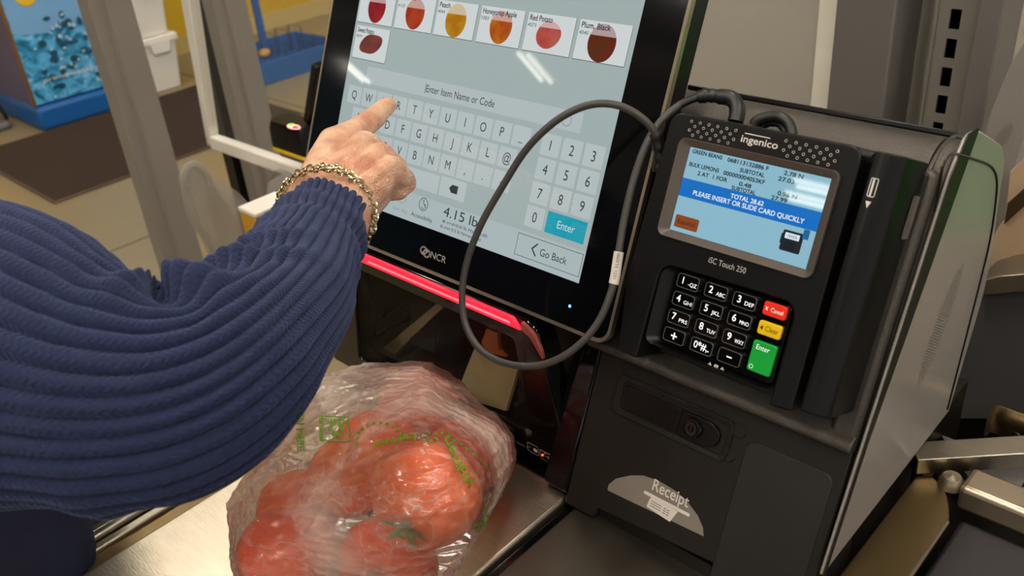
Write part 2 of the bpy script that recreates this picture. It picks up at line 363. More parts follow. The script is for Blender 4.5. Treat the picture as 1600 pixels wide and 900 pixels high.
bm = BM(); lathe(bm, [(.0046, .0008), (.0046, .001), (.0026, .001), (.0026, .0)], FP(-.2745, -.1935, -.5640), NN, 20); prism(bm, rrect(-.2750, -.2740, -.1955, -.1912, .0004, 2), FP, -.5640, -.5628); obj('keyhole', bm, M['charcoal2'], kb)
for x, v in ((-.2482+.0035, -.1785-.003), (-.2476, -.2005)):
    bm = BM(); lathe(bm, [(.0001, .0008), (.0048, .0008), (.0054, .0002), (.0054, -.001)], FP(x+.0015, v-.0015, -.570), NN, 24); obj('blank_plug', bm, M['charcoal2'], kb)
# receipt emblem (half disc) and slot
M['emblem'] = mat('taupe_sticker', (128, 119, 108), .5, nz=(60, .05)); M['emblemw'] = mat('pale_print', (222, 214, 203), .5)
ex = [GF(x, y, -.5695) for x, y in [(949, 766), (951, 757), (962, 748), (985, 743), (1005, 743), (1030, 752), (1055, 767), (1075, 786), (1090, 806), (1098, 824), (1099, 838)]]
bm = BM(); prism(bm, ex, FP, -.5702, -.5695); emb = obj('receipt_emblem', bm, M['emblem'], kb, smooth=False, label='taupe half round sticker with receipt printer symbol')
bm = BM()
a, b = GF(1004, 761, -.5693), GF(1057, 788, -.5693); 
btext(bm, 'Receipt', FP, -.2795, -.2505, .0085, -.5692, w=.0305)
flat(bm, rrect(-.3005, -.2610, -.2562, -.2537, .00125, 4), FP, -.5692)
flat(bm, [(-.2955, -.2645), (-.2745, -.2665), (-.2705, -.2565), (-.2935, -.2560), (-.2945, -.258)], FP, -.5692)
obj('receipt_symbol', bm, M['emblemw'], emb, smooth=False)
bm = BM()
for k in range(3):
    line2(bm, [(-.2925, -.2585-.0018*k), (-.2840, -.2588-.0018*k)], .0006, FP, -.5690); line2(bm, [(-.2815, -.2590-.0018*k), (-.2800, -.2590-.0018*k)], .0008, FP, -.5690); line2(bm, [(-.2785, -.2591-.0018*k), (-.2772, -.2591-.0018*k)], .0008, FP, -.5690)
obj('receipt_lines', bm, M['emblem'], emb, smooth=False)
bm = BM(); box(bm, -.3366, -.2363, .402, .46, .8486, .8615); obj('slot_recess', bm, M['gloss'], kb)
bm = BM()
g = lambda x, y: GZ(x, y, .8505)
tube(bm, catmull([g(944, 800), g(950, 806), g(975, 818), g(985, 823), g(998, 818), g(1040, 836), g(1062, 855), g(1085, 868), g(1104, 876), g(1105, 884)], 6), .0013, 8)
tube(bm, catmull([g(946, 797), g(970, 808), g(985, 815), g(1000, 818)], 6), .0009, 8)
obj('paper_guide', bm, mat('brass_wire', (172, 146, 92), .25, metal=.9), kb)
# side panel
side = [(-.33, -.5630), (.010, -.5690), (.0350, -.5780), (.0405, -.5900), (.0400, -.655), (.0335, -.6720), (.018, -.683), (-.05, -.7320), (-.158, -.7450), (-.2458, -.5600+.0), (-.33, -.5600)]
sidep = rpoly([(-.246, -.5605), (.012, -.5685), (.0365, -.5760), (.0415, -.594), (.0385, -.658), (.031, -.674), (.016, -.684), (-.05, -.7325), (-.1575, -.7452)], [0, .01, .01, .01, .012, .01, .01, .03, 0], 5)
bm = BM(); prism(bm, sidep, SX(0), -.1632, -.1605); sd = obj('side_panel', bm, M['greyside'], kb, bevel=.0012, label='satin grey side panel')
band = [(-.2455, -.5608), (.0125, -.5688), (.036, -.5764), (.041, -.590), (.0350, -.5700-.0015-.006), (-.0697, -.5748), (-.1557, -.5640), (-.2420, -.5625)]
band = [(-.2450, -.5600), (.012, -.5680), (.0365, -.5755), (.0415, -.590), (.0344, -.5694-.004), (-.0697, -.5790), (-.1557, -.5690), (-.2440, -.5640)]
bandp = [(-.246, -.5603), (.012, -.5683), (.0365, -.5758), (.0420, -.590), (.0420, -.5935), (-.0697, -.5800), (-.1557, -.5685), (-.2459, -.5650)]
bm = BM(); prism(bm, bandp, SX(0), -.1606, -.1600); obj('edge_band', bm, M['charcoal2'], kb, smooth=False)
gx = [(1460, 330), (1470, 275), (1474, 258), (1484, 243), (1496, 241), (1520, 248), (1540, 255), (1551, 263), (1557, 279), (1556, 310), (1548, 367), (1533, 433), (1480, 640)]
gp = [GX(x, y, -.1602) for x, y in gx]; 
bm = BM(); tube(bm, catmull(gp, 5), .0008, 6); obj('door_seam', bm, M['black'], kb)
# perforated speaker oval
M['hole'] = mat('perforation', (92, 88, 84), .6); M['holel'] = mat('perforation_lip', (165, 158, 150), .4)
bm = BM()
c1, c2 = GX(1505, 412, -.1604), GX(1434, 606, -.1604); ctrg = (c1+c2)/2; ax = (c2-c1); hl = ax.length/2; ax.normalize(); bx = Vector((1, 0, 0)).cross(ax)
hw = .0135
for i in range(-40, 41):
    for j in range(-9, 10):
        a = i*.00185; b = j*.0017+(.00085 if i % 2 else 0)
        if (a/hl)**2+(b/hw)**2 > 1: continue
        c = ctrg+ax*a+bx*b
        bm.faces.new([bm.verts.new(c+(ax*cos(2*pi*k/6)*.00042+bx*sin(2*pi*k/6)*.0006)) for k in range(6)])
obj('speaker_grille', bm, M['hole'], kb, smooth=False, label='long oval field of tiny speaker perforations')
bm = BM(); box(bm, -.1745, -.1635, .46, .66, .8352, .902); obj('base_skirt', bm, M['black'], kb)
bm = BM(); prism(bm, [(-.165, -.573), (-.165, -.70), (-.33, -.66), (-.33, -.58)], SX(0), -.1745, -.1640); obj('panel_core', bm, M['charcoal2'], kb)
bm = BM(); prism(bm, [(-.165, -.5715), (-.158, -.70), (-.215, -.66), (-.289, -.585), (-.289, -.5715)], SX(0), -.392, -.3665); obj('support_column', bm, M['gloss'], kb, bevel=.003)

# ------------------------------------------------------------------ touchscreen monitor
mo = thing('touchscreen_monitor', 'large leaning black touchscreen showing a produce keyboard', 'monitor', FP(-.53, -.1525, -.555))
MN = -.5375
bm = BM(); prism(bm, rrect(-.7165, -.3455, -.1495, .146, .0085, 7), FP, -.566, -.5378); obj('housing', bm, M['black'], mo, bevel=.001)
bm = BM(); ringp(bm, rrect(-.7205, -.3405, -.1540, .1508, .0110, 7), rrect(-.7190, -.3432, -.1515, .1490, .0095, 7), FP, -.5415, -.5366, din=-.5370); obj('rim', bm, M['rim'], mo)
bm = BM(); prism(bm, rrect(-.7189, -.3433, -.1514, .1489, .0094, 7), FP, -.5378, MN-.0001); obj('bezel_glass', bm, M['gloss'], mo, smooth=False)
def screenmat(name, col, es=.75, rough=.02):
    return mat(name, (20, 20, 22), rough, emit=col, es=es, spec=.5)
M['scr'] = screenmat('screen_grey', (178, 194, 193)); M['scrkey'] = screenmat('screen_key', (200, 212, 213)); M['scrtxt'] = screenmat('screen_text', (52, 60, 64))
M['scrbar'] = screenmat('screen_bar', (196, 208, 210)); M['teal'] = screenmat('screen_teal', (20, 165, 185), .85); M['scrw'] = screenmat('screen_white', (222, 229, 229), .8); M['scrfoot'] = screenmat('screen_foot', (190, 205, 207))
M['scrfaint'] = screenmat('screen_faint', (150, 164, 166)); M['scrline'] = screenmat('screen_line', (110, 122, 126))
def R4(x0, x1, v0, v1): return [(x0, v0), (x1, v0), (x1, v1), (x0, v1)]
l = lambda k: MN+.0001+k*.00012
bm = BM(); flat(bm, R4(-.6820, -.3775, -.1182, .1225), FP, l(0)); dsp = obj('display', bm, M['scr'], mo, smooth=False, label='lit grey screen')
bm = BM(); flat(bm, R4(-.6820, -.3775, -.1182, -.0945), FP, l(1)); obj('screen_footer', bm, M['scrfoot'], dsp, smooth=False)
bm = BM(); flat(bm, R4(-.6545, -.4072, -.0133, .0013), FP, l(1)); obj('input_box', bm, M['scrbar'], dsp, smooth=False)
kbm, tbm = BM(), BM()
def key(ch, x, v, w=.0186, h=.0158, th=.0072, **k):
    flat(kbm, rrect(x-w/2, x+w/2, v-h/2, v+h/2, .0008, 2), FP, l(1)); text(tbm, ch, FP, x, v-th/2+k.get('dv', 0), th, l(2), sx=.86)
for i, ch in enumerate('QWERTYUIOP_'): key(ch, -.6658+.0205*i, -.0258)
for i, ch in enumerate('ASDFGHJKL@'): key(ch, -.6552+.0205*i, -.0442)
for i, ch in enumerate('ZXCVBNM,.-'): key(ch, -.6540+.0203*i, -.0628)
for i, ch in enumerate('123456789'): key(ch, -.4310+.0205*(i % 3), -.0268-.0184*(i//3), .0180, .0163, .0076)
key('0', -.4310, -.0820, .0180, .0163, .0076)
flat(kbm, rrect(-.652, -.5385, -.0888, -.0735, .0008, 2), FP, l(1)); text(tbm, 'Space', FP, -.5885, -.0838, .0058, l(2))
flat(kbm, rrect(-.5365, -.5065, -.0885, -.0725, .0008, 2), FP, l(1))
obj('keyboard_keys', kbm, M['scrkey'], dsp, smooth=False)
flat(tbm, [(-.5255, -.0805), (-.5225, -.0772), (-.5155, -.0772), (-.5155, -.0838), (-.5225, -.0838)], FP, l(2))
text(tbm, 'Enter Item Name or Code', FP, -.5745, -.0092, .0058, l(2), w=.0795, align='L')
line2(tbm, [(-.5756, -.0105), (-.5756, -.0025)], .0005, FP, l(2))
text(tbm, '4.15 lb', FP, -.5262, -.1040, .0078, l(2), w=.0395, align='L')
text(tbm, 'e=d=0.01lb Max 30.00', FP, -.5200, -.1095, .0026, l(2), w=.046, align='L'); text(tbm, 'lb min 0.2 lb Nmax 3000', FP, -.5266, -.1140, .0026, l(2), w=.047, align='L')
line2(tbm, ell(-.5238, -.1083, .0016, .0009, 12), .0004, FP, l(2), closed=True); flat(tbm, ell(-.5238, -.1083, .0006, .0006, 8), FP, l(2))
text(tbm, 'Accessibility', FP, -.5505, -.1130, .0034, l(2), w=.0265)
line2(tbm, ell(-.5512, -.1005, .0052, .0052, 28), .0006, FP, l(2), closed=True)
line2(tbm, ell(-.5510, -.1022, .0020, .0020, 12, -170, 70), .0005, FP, l(2)); flat(tbm, ell(-.5516, -.0975, .0007, .0007, 8), FP, l(2)); line2(tbm, [(-.5514, -.0985), (-.5512, -.1003), (-.5492, -.1003), (-.5482, -.1020)], .0006, FP, l(2))
line2(tbm, R4(-.4428, -.3790, -.1137, -.0969), .0004, FP, l(2), closed=True)
text(tbm, 'Go Back', FP, -.4185, -.1085, .0056, l(2), w=.0262, align='L'); line2(tbm, [(-.4225, -.1008), (-.4268, -.1052), (-.4225, -.1098)], .0012, FP, l(2))
obj('screen_text', tbm, M['scrtxt'], dsp, smooth=False)
bm = BM(); text(bm, 'Own Bag', FP, -.5785, -.1130, .0030, l(2), w=.0185); line2(bm, ell(-.5785, -.1003, .0052, .0052, 28), .0005, FP, l(2), closed=True); flat(bm, ell(-.5785, -.1005, .0018, .0024, 10), FP, l(2)); line2(bm, ell(-.4212, -.0062, .0042, .0042, 20), .0006, FP, l(2), closed=True)
obj('faint_icons', bm, M['scrfaint'], dsp, smooth=False)
bm = BM(); flat(bm, rrect(-.4192, -.3816, -.0901, -.0738, .0006, 2), FP, l(1)); eb = obj('enter_button', bm, M['teal'], dsp, smooth=False, label='teal Enter button')
bm = BM(); text(bm, 'Enter', FP, -.4000, -.0845, .0058, l(2), w=.0165); obj('enter_text', bm, M['scrw'], eb, smooth=False)
# product tiles
def fruitmat(name, a, b, es=.62):
    m = mat(name, (15, 12, 10), .06, emit=a, es=es); nt = m.node_tree; p = nt.nodes['Principled BSDF']
    tc = nt.nodes.new('ShaderNodeTexCoord'); n = nt.nodes.new('ShaderNodeTexNoise'); n.inputs['Scale'].default_value = 95; n.inputs['Detail'].default_value = 4; nt.links.new(tc.outputs['Object'], n.inputs['Vector'])
    cr = nt.nodes.new('ShaderNodeValToRGB'); cr.color_ramp.elements[0].position = .38; cr.color_ramp.elements[1].position = .62
    cr.color_ramp.elements[0].color = L3(a); cr.color_ramp.elements[1].color = L3(b)
    nt.links.new(n.outputs['Fac'], cr.inputs['Fac']); nt.links.new(cr.outputs['Color'], p.inputs['Emission Color']); return m
FR = {'plum': fruitmat('plum_picture', (120, 38, 22), (96, 52, 16)), 'potato': fruitmat('potato_picture', (208, 70, 66), (214, 104, 92)), 'honey': fruitmat('honeycrisp_picture', (200, 84, 16), (216, 128, 20)),
      'peach': fruitmat('peach_picture', (206, 130, 8), (218, 160, 14)), 'apple': fruitmat('apple_picture', (200, 72, 30), (186, 52, 30)), 'red': fruitmat('red_picture', (180, 30, 38), (150, 26, 36)), 'sweet': fruitmat('sweet_potato_picture', (150, 72, 60), (122, 60, 56))}
def fruit_poly(kind, cx, cv):
    P = []
    for k in range(36):
        a = 2*pi*k/36; rx, rv = .0117, .0127; y = sin(a); x = cos(a)
        if kind == 'peach': rx, rv = .0118, .0135
        if kind == 'potato': rx, rv = .0116, .0102; x *= 1+.06*sin(2*a+.5); y *= 1-.08*cos(a)
        if kind == 'plum': rx, rv = .0125, .0135
        if kind in ('honey', 'apple', 'red'): x *= 1+.08*y
        if kind == 'sweet': rx, rv = .0150, .0085; y = y+.55*x*abs(x)*.8; x = x*1.0
        P.append((cx+rx*x, cv+rv*y))
    return P
tiles = [(-.6800, -.6326, 1, '', '', 'red', -.656), (-.6295, -.5822, 1, 'Apple', '4133', 'apple', -.6055), (-.5793, -.5331, 1, 'Peach', '4044', 'peach', -.5555), (-.5290, -.4828, 1, 'Honeycrisp Apple', '3283', 'honey', -.5050),
         (-.4790, -.4326, 1, 'Red Potato', '4073', 'potato', -.4556), (-.4288, -.3822, 1, 'Plum, Black', '4040', 'plum', -.4055), (-.6785, -.6328, 0, 'Sweet Potato', '4074', 'sweet', -.6555)]
for x0, x1, top, nm, code, kind, cx in tiles:
    v0, v1 = (.0382, .0664) if top else (.0065, .0350)
    bm = BM(); flat(bm, R4(x0-.0002, x1+.0004, v0-.0006, v1), FP, l(1)); sh = obj('product_tile', bm, M['scrline'], dsp, smooth=False)
    bm = BM(); flat(bm, R4(x0, x1, v0, v1), FP, l(2)); obj('tile_card', bm, M['scrw'], dsp, smooth=False)
    cv = (.0516 if top else .0205)
    bm = BM(); flat(bm, fruit_poly(kind, cx, cv), FP, l(3)); obj('produce_picture', bm, FR[kind], dsp, smooth=False)
    cut = cv+.0050
    bm = BM(); P = [p for p in fruit_poly(kind, cx, cv) if p[1] > cut]
    if len(P) > 2 and kind != 'sweet':
        P.sort(key=lambda p: p[0]); P = [(P[0][0]-.001, cut)]+P+[(P[-1][0]+.001, cut)]
        vs = [bm.verts.new(FP(p[0], p[1], l(4))) for p in P]; bm.faces.new(vs); obj('title_band', bm, screenmat('faded_'+kind, {'red': (205, 170, 172), 'apple': (214, 172, 160), 'peach': (226, 206, 166), 'honey': (220, 178, 164), 'potato': (226, 186, 184), 'plum': (196, 168, 172), 'sweet': (190, 170, 170)}[kind]), dsp, smooth=False)
    bm = BM()
    tw_ = {'Honeycrisp Apple': .036, 'Red Potato': .0225, 'Plum, Black': .0262, 'Sweet Potato': .0225, 'Peach': .0125, 'Apple': .014}.get(nm, .02)
    if nm: btext(bm, nm, FP, x0+.0022+(.012 if nm == 'Apple' else 0), v1-.0058+(.003 if nm == 'Apple' else 0), .0040, l(5), w=tw_, align='L'); text(bm, code, FP, x0+.0012, v1-.0105, .0026, l(5), w=.0085, align='L')
    if nm: obj('tile_text', bm, M['scrtxt'], dsp, smooth=False)
    else: bm.free()
# maker mark and power light
M['silverprint'] = mat('silver_print', (196, 190, 182), .4)
bm = BM(); text(bm, 'NCR', FP, -.5312, -.1415, .0056, l(1), w=.0185, align='L')
for cx, cv in ((-.5405, -.1378), (-.5362, -.1392)): 
    line2(bm, ell(cx, cv, .0036, .0030, 20), .0014, FP, l(1), closed=True)
line2(bm, [(-.5420, -.1402), (-.5372, -.1360)], .0011, FP, l(1.5)); line2(bm, [(-.5398, -.1412), (-.5350, -.1370)], .0011, FP, l(1.5))
obj('logo', bm, M['silverprint'], mo, smooth=False, label='silver maker mark of two interlocked loops')
bm = BM(); lathe(bm, [(.0001, .0004), (.0010, .0003), (.0011, 0)], FP(-.3807, -.1366, MN), NN, 12); obj('power_light', bm, mat('blue_led', (120, 190, 255), .3, emit=(70, 150, 255), es=7), mo, label='blue power light')

# ------------------------------------------------------------------ payment terminal
pt = thing('payment_terminal', 'black card payment terminal with lit blue screen and keypad', 'card terminal', FP(-.26, -.1435, -.55))
TN = -.518
body = rpoly([(-.3228, .0150), (-.1952, .0160), (-.1930, -.1425), (-.2072, -.1440), (-.2078, -.0800), (-.3030, -.0818), (-.3045, -.1485), (-.3195, -.1485), (-.3265, -.1000)], [.010, .008, .002, .002, .010, .010, .002, .004, .0], 5)
bm = BM(); prism(bm, body, FP, -.560, TN); obj('body', bm, M['black'], pt, bevel=.0018, seg=3)
bm = BM(); prism(bm, [(-.3015, -.079), (-.2095, -.078), (-.2075, -.138), (-.3035, -.139)], FP, -.560, -.5330); obj('keypad_well', bm, M['black'], pt)
bm = BM(); prism(bm, rrect(-.3035, -.2065, -.1445, -.1385, .002), FP, -.560, -.5420); obj('front_lip', bm, M['black'], pt, bevel=.001)
well = rrect(-.3030, -.2080, -.1360, -.0805, .006); wellin = rrect(-.2955, -.2112, -.1335, -.0832, .005)
bm = BM(); ringp(bm, well, wellin, FP, -.531, -.5205, din=-.5265); obj('well_edge', bm, M['black'], pt)
bm = BM(); prism(bm, rrect(-.2935, -.2108, -.1330, -.0828, .004), FP, -.5335, -.5225); kp = obj('keypad_plate', bm, M['gloss'], pt, bevel=.0006)
M['keyt'] = mat('key_legend', (235, 235, 232), .4, emit=(235, 240, 245), es=.35); M['keyo'] = mat('key_outline', (92, 90, 88), .3)
M['kred'] = mat('red_key', (222, 44, 26), .25, emit=(222, 40, 20), es=.18); M['kyel'] = mat('yellow_key', (216, 178, 12), .25, emit=(210, 160, 0), es=.18); M['kgrn'] = mat('green_key', (14, 148, 52), .25, emit=(10, 150, 50), es=.18)
leg = [('1', '-QZ'), ('2', 'ABC'), ('3', 'DEF'), ('4', 'GHI'), ('5', 'JKL'), ('6', 'MNO'), ('7', 'PRS'), ('8', 'TUV'), ('9', 'WXY'), ('+', ''), ('0*#,.', ''), ('−', '')]
KF = -.5195
for i, (a, b) in enumerate(leg):
    cx = (-.2817, -.2610, -.2408)[i % 3]; cv = -.0888-.01215*(i//3); w, h = .0158, .0090
    bm = BM(); prism(bm, rrect(cx-w/2, cx+w/2, cv-h/2, cv+h/2, .0018, 4), FP, -.5226, KF); ko = obj('key', bm, M['gloss'], pt, bevel=.0007)
    bm = BM()
    if b: btext(bm, a, FP, cx-.0037, cv-.0018, .0044, KF+.00012, bo=.0002, sx=.95); btext(bm, b, FP, cx+.0036, cv-.0022, .0024, KF+.00012, bo=.00008, w=.0062)
    elif a == '+': line2(bm, [(cx-.0017, cv), (cx+.0017, cv)], .0011, FP, KF+.00012); line2(bm, [(cx, cv-.0017), (cx, cv+.0017)], .0011, FP, KF+.00014)
    elif len(a) == 1: line2(bm, [(cx-.0014, cv), (cx+.0014, cv)], .0009, FP, KF+.00012)
    else: btext(bm, a, FP, cx, cv-.0020, .0044, KF+.00012, w=.0112)
    obj('key_legend', bm, M['keyt'], ko, smooth=False)
    bm = BM(); ringp(bm, rrect(cx-w/2, cx+w/2, cv-h/2, cv+h/2, .0018, 4), rrect(cx-w/2+.0003, cx+w/2-.0003, cv-h/2+.0003, cv+h/2-.0003, .0015, 4), FP, -.5222, KF+.00025); obj('key_rim', bm, M['keyo'], ko)
for nm, cx, cv, w, h, mt, tcol in (('Cancel', -.2206, -.0884, .0152, .0086, 'kred', 'keyt'), ('Clear', -.2206, -.1006, .0152, .0086, 'kyel', 'cableb'), ('Enter', -.2205, -.1187, .0156, .0196, 'kgrn', 'keyt')):
    bm = BM(); prism(bm, rrect(cx-w/2, cx+w/2, cv-h/2, cv+h/2, .0016, 4), FP, -.5226, KF); ko = obj('key', bm, M[mt], pt, bevel=.0007, label={'kred': 'red Cancel key', 'kyel': 'yellow Clear key', 'kgrn': 'tall green Enter key'}[mt])
    bm = BM()
    if nm == 'Enter': text(bm, nm, FP, cx-.0005, cv+.0045, .0031, KF+.00012, w=.0088); line2(bm, ell(cx-.0050, cv-.0068, .0012, .0012, 14), .0003, FP, KF+.00012, closed=True)
    else: text(bm, nm, FP, cx+.0018, cv-.0013, .0026 if nm == 'Cancel' else .0032, KF+.00012, w=.0080 if nm == 'Cancel' else .0086)
    if nm == 'Clear': flat(bm, [(cx-.0060, cv), (cx-.0042, cv+.0016), (cx-.0042, cv-.0016)], FP, KF+.00012)
    if nm == 'Cancel': line2(bm, [(cx-.0058, cv-.001), (cx-.0044, cv+.001)], .0003, FP, KF+.00012); line2(bm, [(cx-.0058, cv+.001), (cx-.0044, cv-.001)], .0003, FP, KF+.00012)
    obj('key_legend', bm, M[tcol], ko, smooth=False)
bm = BM(); flat(bm, [(-.2550, -.1352), (-.2520, -.1352), (-.2535, -.1332)], FP, -.5222); flat(bm, R4(-.2505, -.2475, -.1352, -.1334), FP, -.5222); flat(bm, [(-.2460, -.1352), (-.2430, -.1352), (-.2445, -.1332)], FP, -.5222)
obj('card_icons', bm, M['silverprint'], pt, smooth=False)
# display
M['tframe'] = mat('taupe_screen_frame', (88, 78, 70), .35, metal=.2)
bm = BM(); ringp(bm, rrect(-.3112, -.2030, -.0640, .0000, .0052, 6), rrect(-.3034, -.2082, -.0592, -.0048, .0008, 6), FP, TN-.003, TN+.0030, din=TN+.0001); obj('display_frame', bm, M['tframe'], pt, bevel=.0004)
def tscr(name, col, es=.8): return mat(name, (18, 18, 20), .02, emit=col, es=es, spec=.6)
M['tbg'] = tscr('terminal_screen', (150, 200, 220)); M['tblue'] = tscr('terminal_banner', (8, 118, 210)); M['ttxt'] = tscr('terminal_text', (18, 28, 34)); M['twht'] = tscr('terminal_white', (225, 238, 250), .9); M['tbtn'] = tscr('terminal_button', (150, 72, 22)); M['tdev'] = tscr('terminal_picture', (26, 36, 44)); M['tdev2'] = tscr('terminal_card', (20, 110, 160))
DN = TN+.0002
bm = BM(); flat(bm, R4(-.3033, -.2083, -.0591, -.0049), FP, DN); ds = obj('display', bm, M['tbg'], pt, smooth=False, label='lit pale blue screen')
bm = BM(); flat(bm, R4(-.3033, -.2083, -.0364, -.0248), FP, DN+.0001); bn = obj('banner', bm, M['tblue'], ds, smooth=False)
bm = BM(); btext(bm, 'TOTAL 28.62', FP, -.2560, -.0298, .0027, DN+.0002, w=.0225); btext(bm, 'PLEASE INSERT OR SLIDE CARD QUICKLY', FP, -.2552, -.0339, .0029, DN+.0002, w=.0760); obj('banner_text', bm, M['twht'], ds, smooth=False)
bm = BM()
def tl(s, x, v, w): btext(bm, s, FP, x, v, .0024, DN+.0002, w=w, align='L')
tl('GREEN BEANS', -.3010, -.0084, .0215); tl('068113132886 F', -.2755, -.0087, .0280); tl('2.78 N', -.2372, -.0088, .0122)
tl('SUBTOTAL', -.2655, -.0131, .0165); tl('27.03', -.2398, -.0128, .0102)
tl('BULK LEMONS', -.3010, -.0167, .0215); tl('000000004053KF', -.2760, -.0171, .0283); tl('2 AT  1 FOR', -.2935, -.0212, .0212); tl('0.48', -.2638, -.0213, .0082); tl('0.96 N', -.2378, -.0212, .0122); tl('SUBTOTAL', -.2680, -.0247, .0165); tl('27.99', -.2410, -.0246, .0102)
obj('screen_text', bm, M['ttxt'], ds, smooth=False)
bm = BM(); flat(bm, rrect(-.3012, -.2838, -.0564, -.0483, .001, 3), FP, DN+.0001); bt = obj('language_button', bm, M['tbtn'], ds, smooth=False, label='orange Español button')
bm = BM(); text(bm, 'Español', FP, -.2925, -.0536, .0027, DN+.0002, w=.0125); obj('button_text', bm, M['ttxt'], bt, smooth=False)
bm = BM(); flat(bm, rrect(-.2278, -.2148, -.0520, -.0396, .001, 3), FP, DN+.0001); flat(bm, R4(-.2285, -.2270, -.048, -.042), FP, DN+.0001); obj('picture', bm, M['tdev'], ds, smooth=False)
bm = BM(); flat(bm, R4(-.2262, -.2170, -.0445, -.0410), FP, DN+.0002); obj('picture_screen', bm, M['twht'], ds, smooth=False)
bm = BM(); text(bm, 'NWA', FP, -.2213, -.0437, .0018, DN+.0003, w=.006); flat(bm, rrect(-.2250, -.2190, -.0512, -.0460, .0005, 2), FP, DN+.0002); obj('picture_detail', bm, M['ttxt'], ds, smooth=False)
bm = BM(); flat(bm, R4(-.2156, -.2118, -.0424, -.0366), FP, DN+.0002); obj('picture_card', bm, M['tdev2'], ds, smooth=False)
# speaker holes, maker mark, model mark
M['hrim'] = mat('hole_rim', (190, 182, 170), .35, metal=.5)
for x0 in (-.3072, -.2415):
    bm = BM(); bm2 = BM()
    for r in range(4):
        for c in range(6):
            x = x0+c*.0064+(.0032 if r % 2 else 0); v = .0108-r*.0028
            if x > x0+.0345: continue
            lathe(bm, [(.0010, .00005), (.0010, .0002), (.0006, .0002), (.0006, .00005)], FP(x, v, TN), NN, 10); bm2.faces.new([bm2.verts.new(FP(x+.0006*cos(k*pi/4), v+.0006*sin(k*pi/4), TN+.0001)) for k in range(8)])
    sg_ = obj('speaker_grille', bm, M['hrim'], pt); obj('speaker_holes', bm2, M['gloss'], sg_, smooth=False)
bm = BM(); btext(bm, 'ingenico', FP, -.2580, .0048, .0042, TN+.0002, w=.0245); line2(bm, [(-.2685, .0103), (-.2520, .0103)], .0006, FP, TN+.0002); obj('maker_mark', bm, M['emblemw'], pt, smooth=False)
bm = BM(); text(bm, 'iSC Touch 250', FP, -.2575, -.0722, .0036, TN+.0002, w=.0262); obj('model_mark', bm, M['silverprint'], pt, smooth=False)
# card swipe ridge on the right, with a slot between
bm = BM(); prism(bm, rrect(-.1950, -.1730, -.1415, .0150, .003), FP, -.560, -.5320); obj('swipe_slot', bm, M['gloss'], pt)
rp = rpoly([(-.1888, -.534), (-.1888, TN), (-.1822, TN), (-.1725, -.524), (-.1718, -.560), (-.1888, -.560)], [0, .001, .003, .003, 0, 0], 3)
bm = BM(); prism(bm, rp, lambda a, n, v: FP(a, v, n), -.1395, .0155); obj('swipe_ridge', bm, M['black'], pt, bevel=.0022, seg=3)
bm = BM(); line2(bm, rrect(-.1862, -.1822, -.0098, .0005, .0008, 3), .00055, FP, TN+.0002, closed=True); line2(bm, [(-.1846, -.0092), (-.1846, 0.0)], .0012, FP, TN+.0002); flat(bm, [(-.1860, -.0125), (-.1826, -.0125), (-.1843, -.0165)], FP, TN+.0002); obj('swipe_symbol', bm, M['emblemw'], pt, smooth=False)
bm = BM(); prism(bm, rrect(-.1716, -.1697, -.030, -.004, .0008), FP, -.556, -.550); obj('clear_tab', bm, mat('clear_plastic', (110, 104, 98), .15, spec=.7), pt)
for v0, v1 in ((-.0660, -.0430), (-.1050, -.0780)):
    bm = BM(); ringp(bm, rrect(-.3330, -.3260, v0, v1, .0034, 5), rrect(-.3316, -.3274, v0+.0016, v1-.0016, .002, 5), FP, -.553, -.5385); cvx = obj('port_cover', bm, M['cable'], pt, bevel=.0005)
    bm = BM(); prism(bm, rrect(-.3300, -.3278, (v0+v1)/2-.004, (v0+v1)/2+.002, .0004, 2), FP, -.553, -.5395); obj('port_latch', bm, M['rim'], cvx)
bm = BM(); prism(bm, rrect(-.3335, -.3230, -.149, -.012, .003), FP, -.560, -.5470); obj('side_rail', bm, M['black'], pt)

# ------------------------------------------------------------------ cables
cb = thing('data_cable', 'thick grey cable looping in front of the touchscreen to the terminal', 'cable', FP(-.33, -.02, -.53))
cp = [(1029, 268, -.530), (1031, 240, -.527), (1022, 206, -.52), (1000, 182, -.512), (970, 166, -.505), (935, 162, -.50), (900, 171, -.495), (862, 194, -.49), (822, 234, -.488), (786, 290, -.487), (752, 350, -.487), (730, 408, -.487), (722, 460, -.488), (727, 505, -.49), (745, 540, -.49),
      (775, 562, -.49), (815, 572, -.492), (858, 567, -.496), (900, 543, -.50), (935, 503, -.505), (957, 450, -.508), (966, 400, -.51), (975, 345, -.512), (990, 282, -.514), (1010, 225, -.518), (1034, 188, -.525), (1066, 162, -.535), (1100, 150, -.543), (1128, 151, -.546)]
path = catmull([onplane(x, y, NN, CAM+NN*n) for x, y, n in cp], 8)
bm = BM(); tube(bm, path, .0026, 12); obj('cord', bm, M['cable'], cb)
bm = BM(); tube(bm, path[-18:], [.0027+(.0016 if i > 6 else 0)+(.0006 if i % 3 == 0 and i > 6 else 0) for i in range(18)], 12); obj('strain_relief', bm, M['cableb'], cb)
pe = [onplane(x, y, NN, CAM+NN*n) for x, y, n in ((1124, 151, -.546), (1140, 153, -.547), (1150, 162, -.547), (1152, 176, -.546), (1149, 190, -.545))]
bm = BM(); tube(bm, catmull(pe, 5), .0052, 12); obj('plug', bm, M['cableb'], cb)
bm = BM(); tube(bm, path[:17], [.0042+(.0006 if (i//2) % 2 else 0) for i in range(17)], 12); obj('strain_relief', bm, M['cableb'], cb)
i0 = min(range(len(path)), key=lambda i: (path[i]-onplane(957, 446, NN, CAM+NN*-.508)).length); i1 = min(range(len(path)), key=lambda i: (path[i]-onplane(967, 392, NN, CAM+NN*-.51)).length)
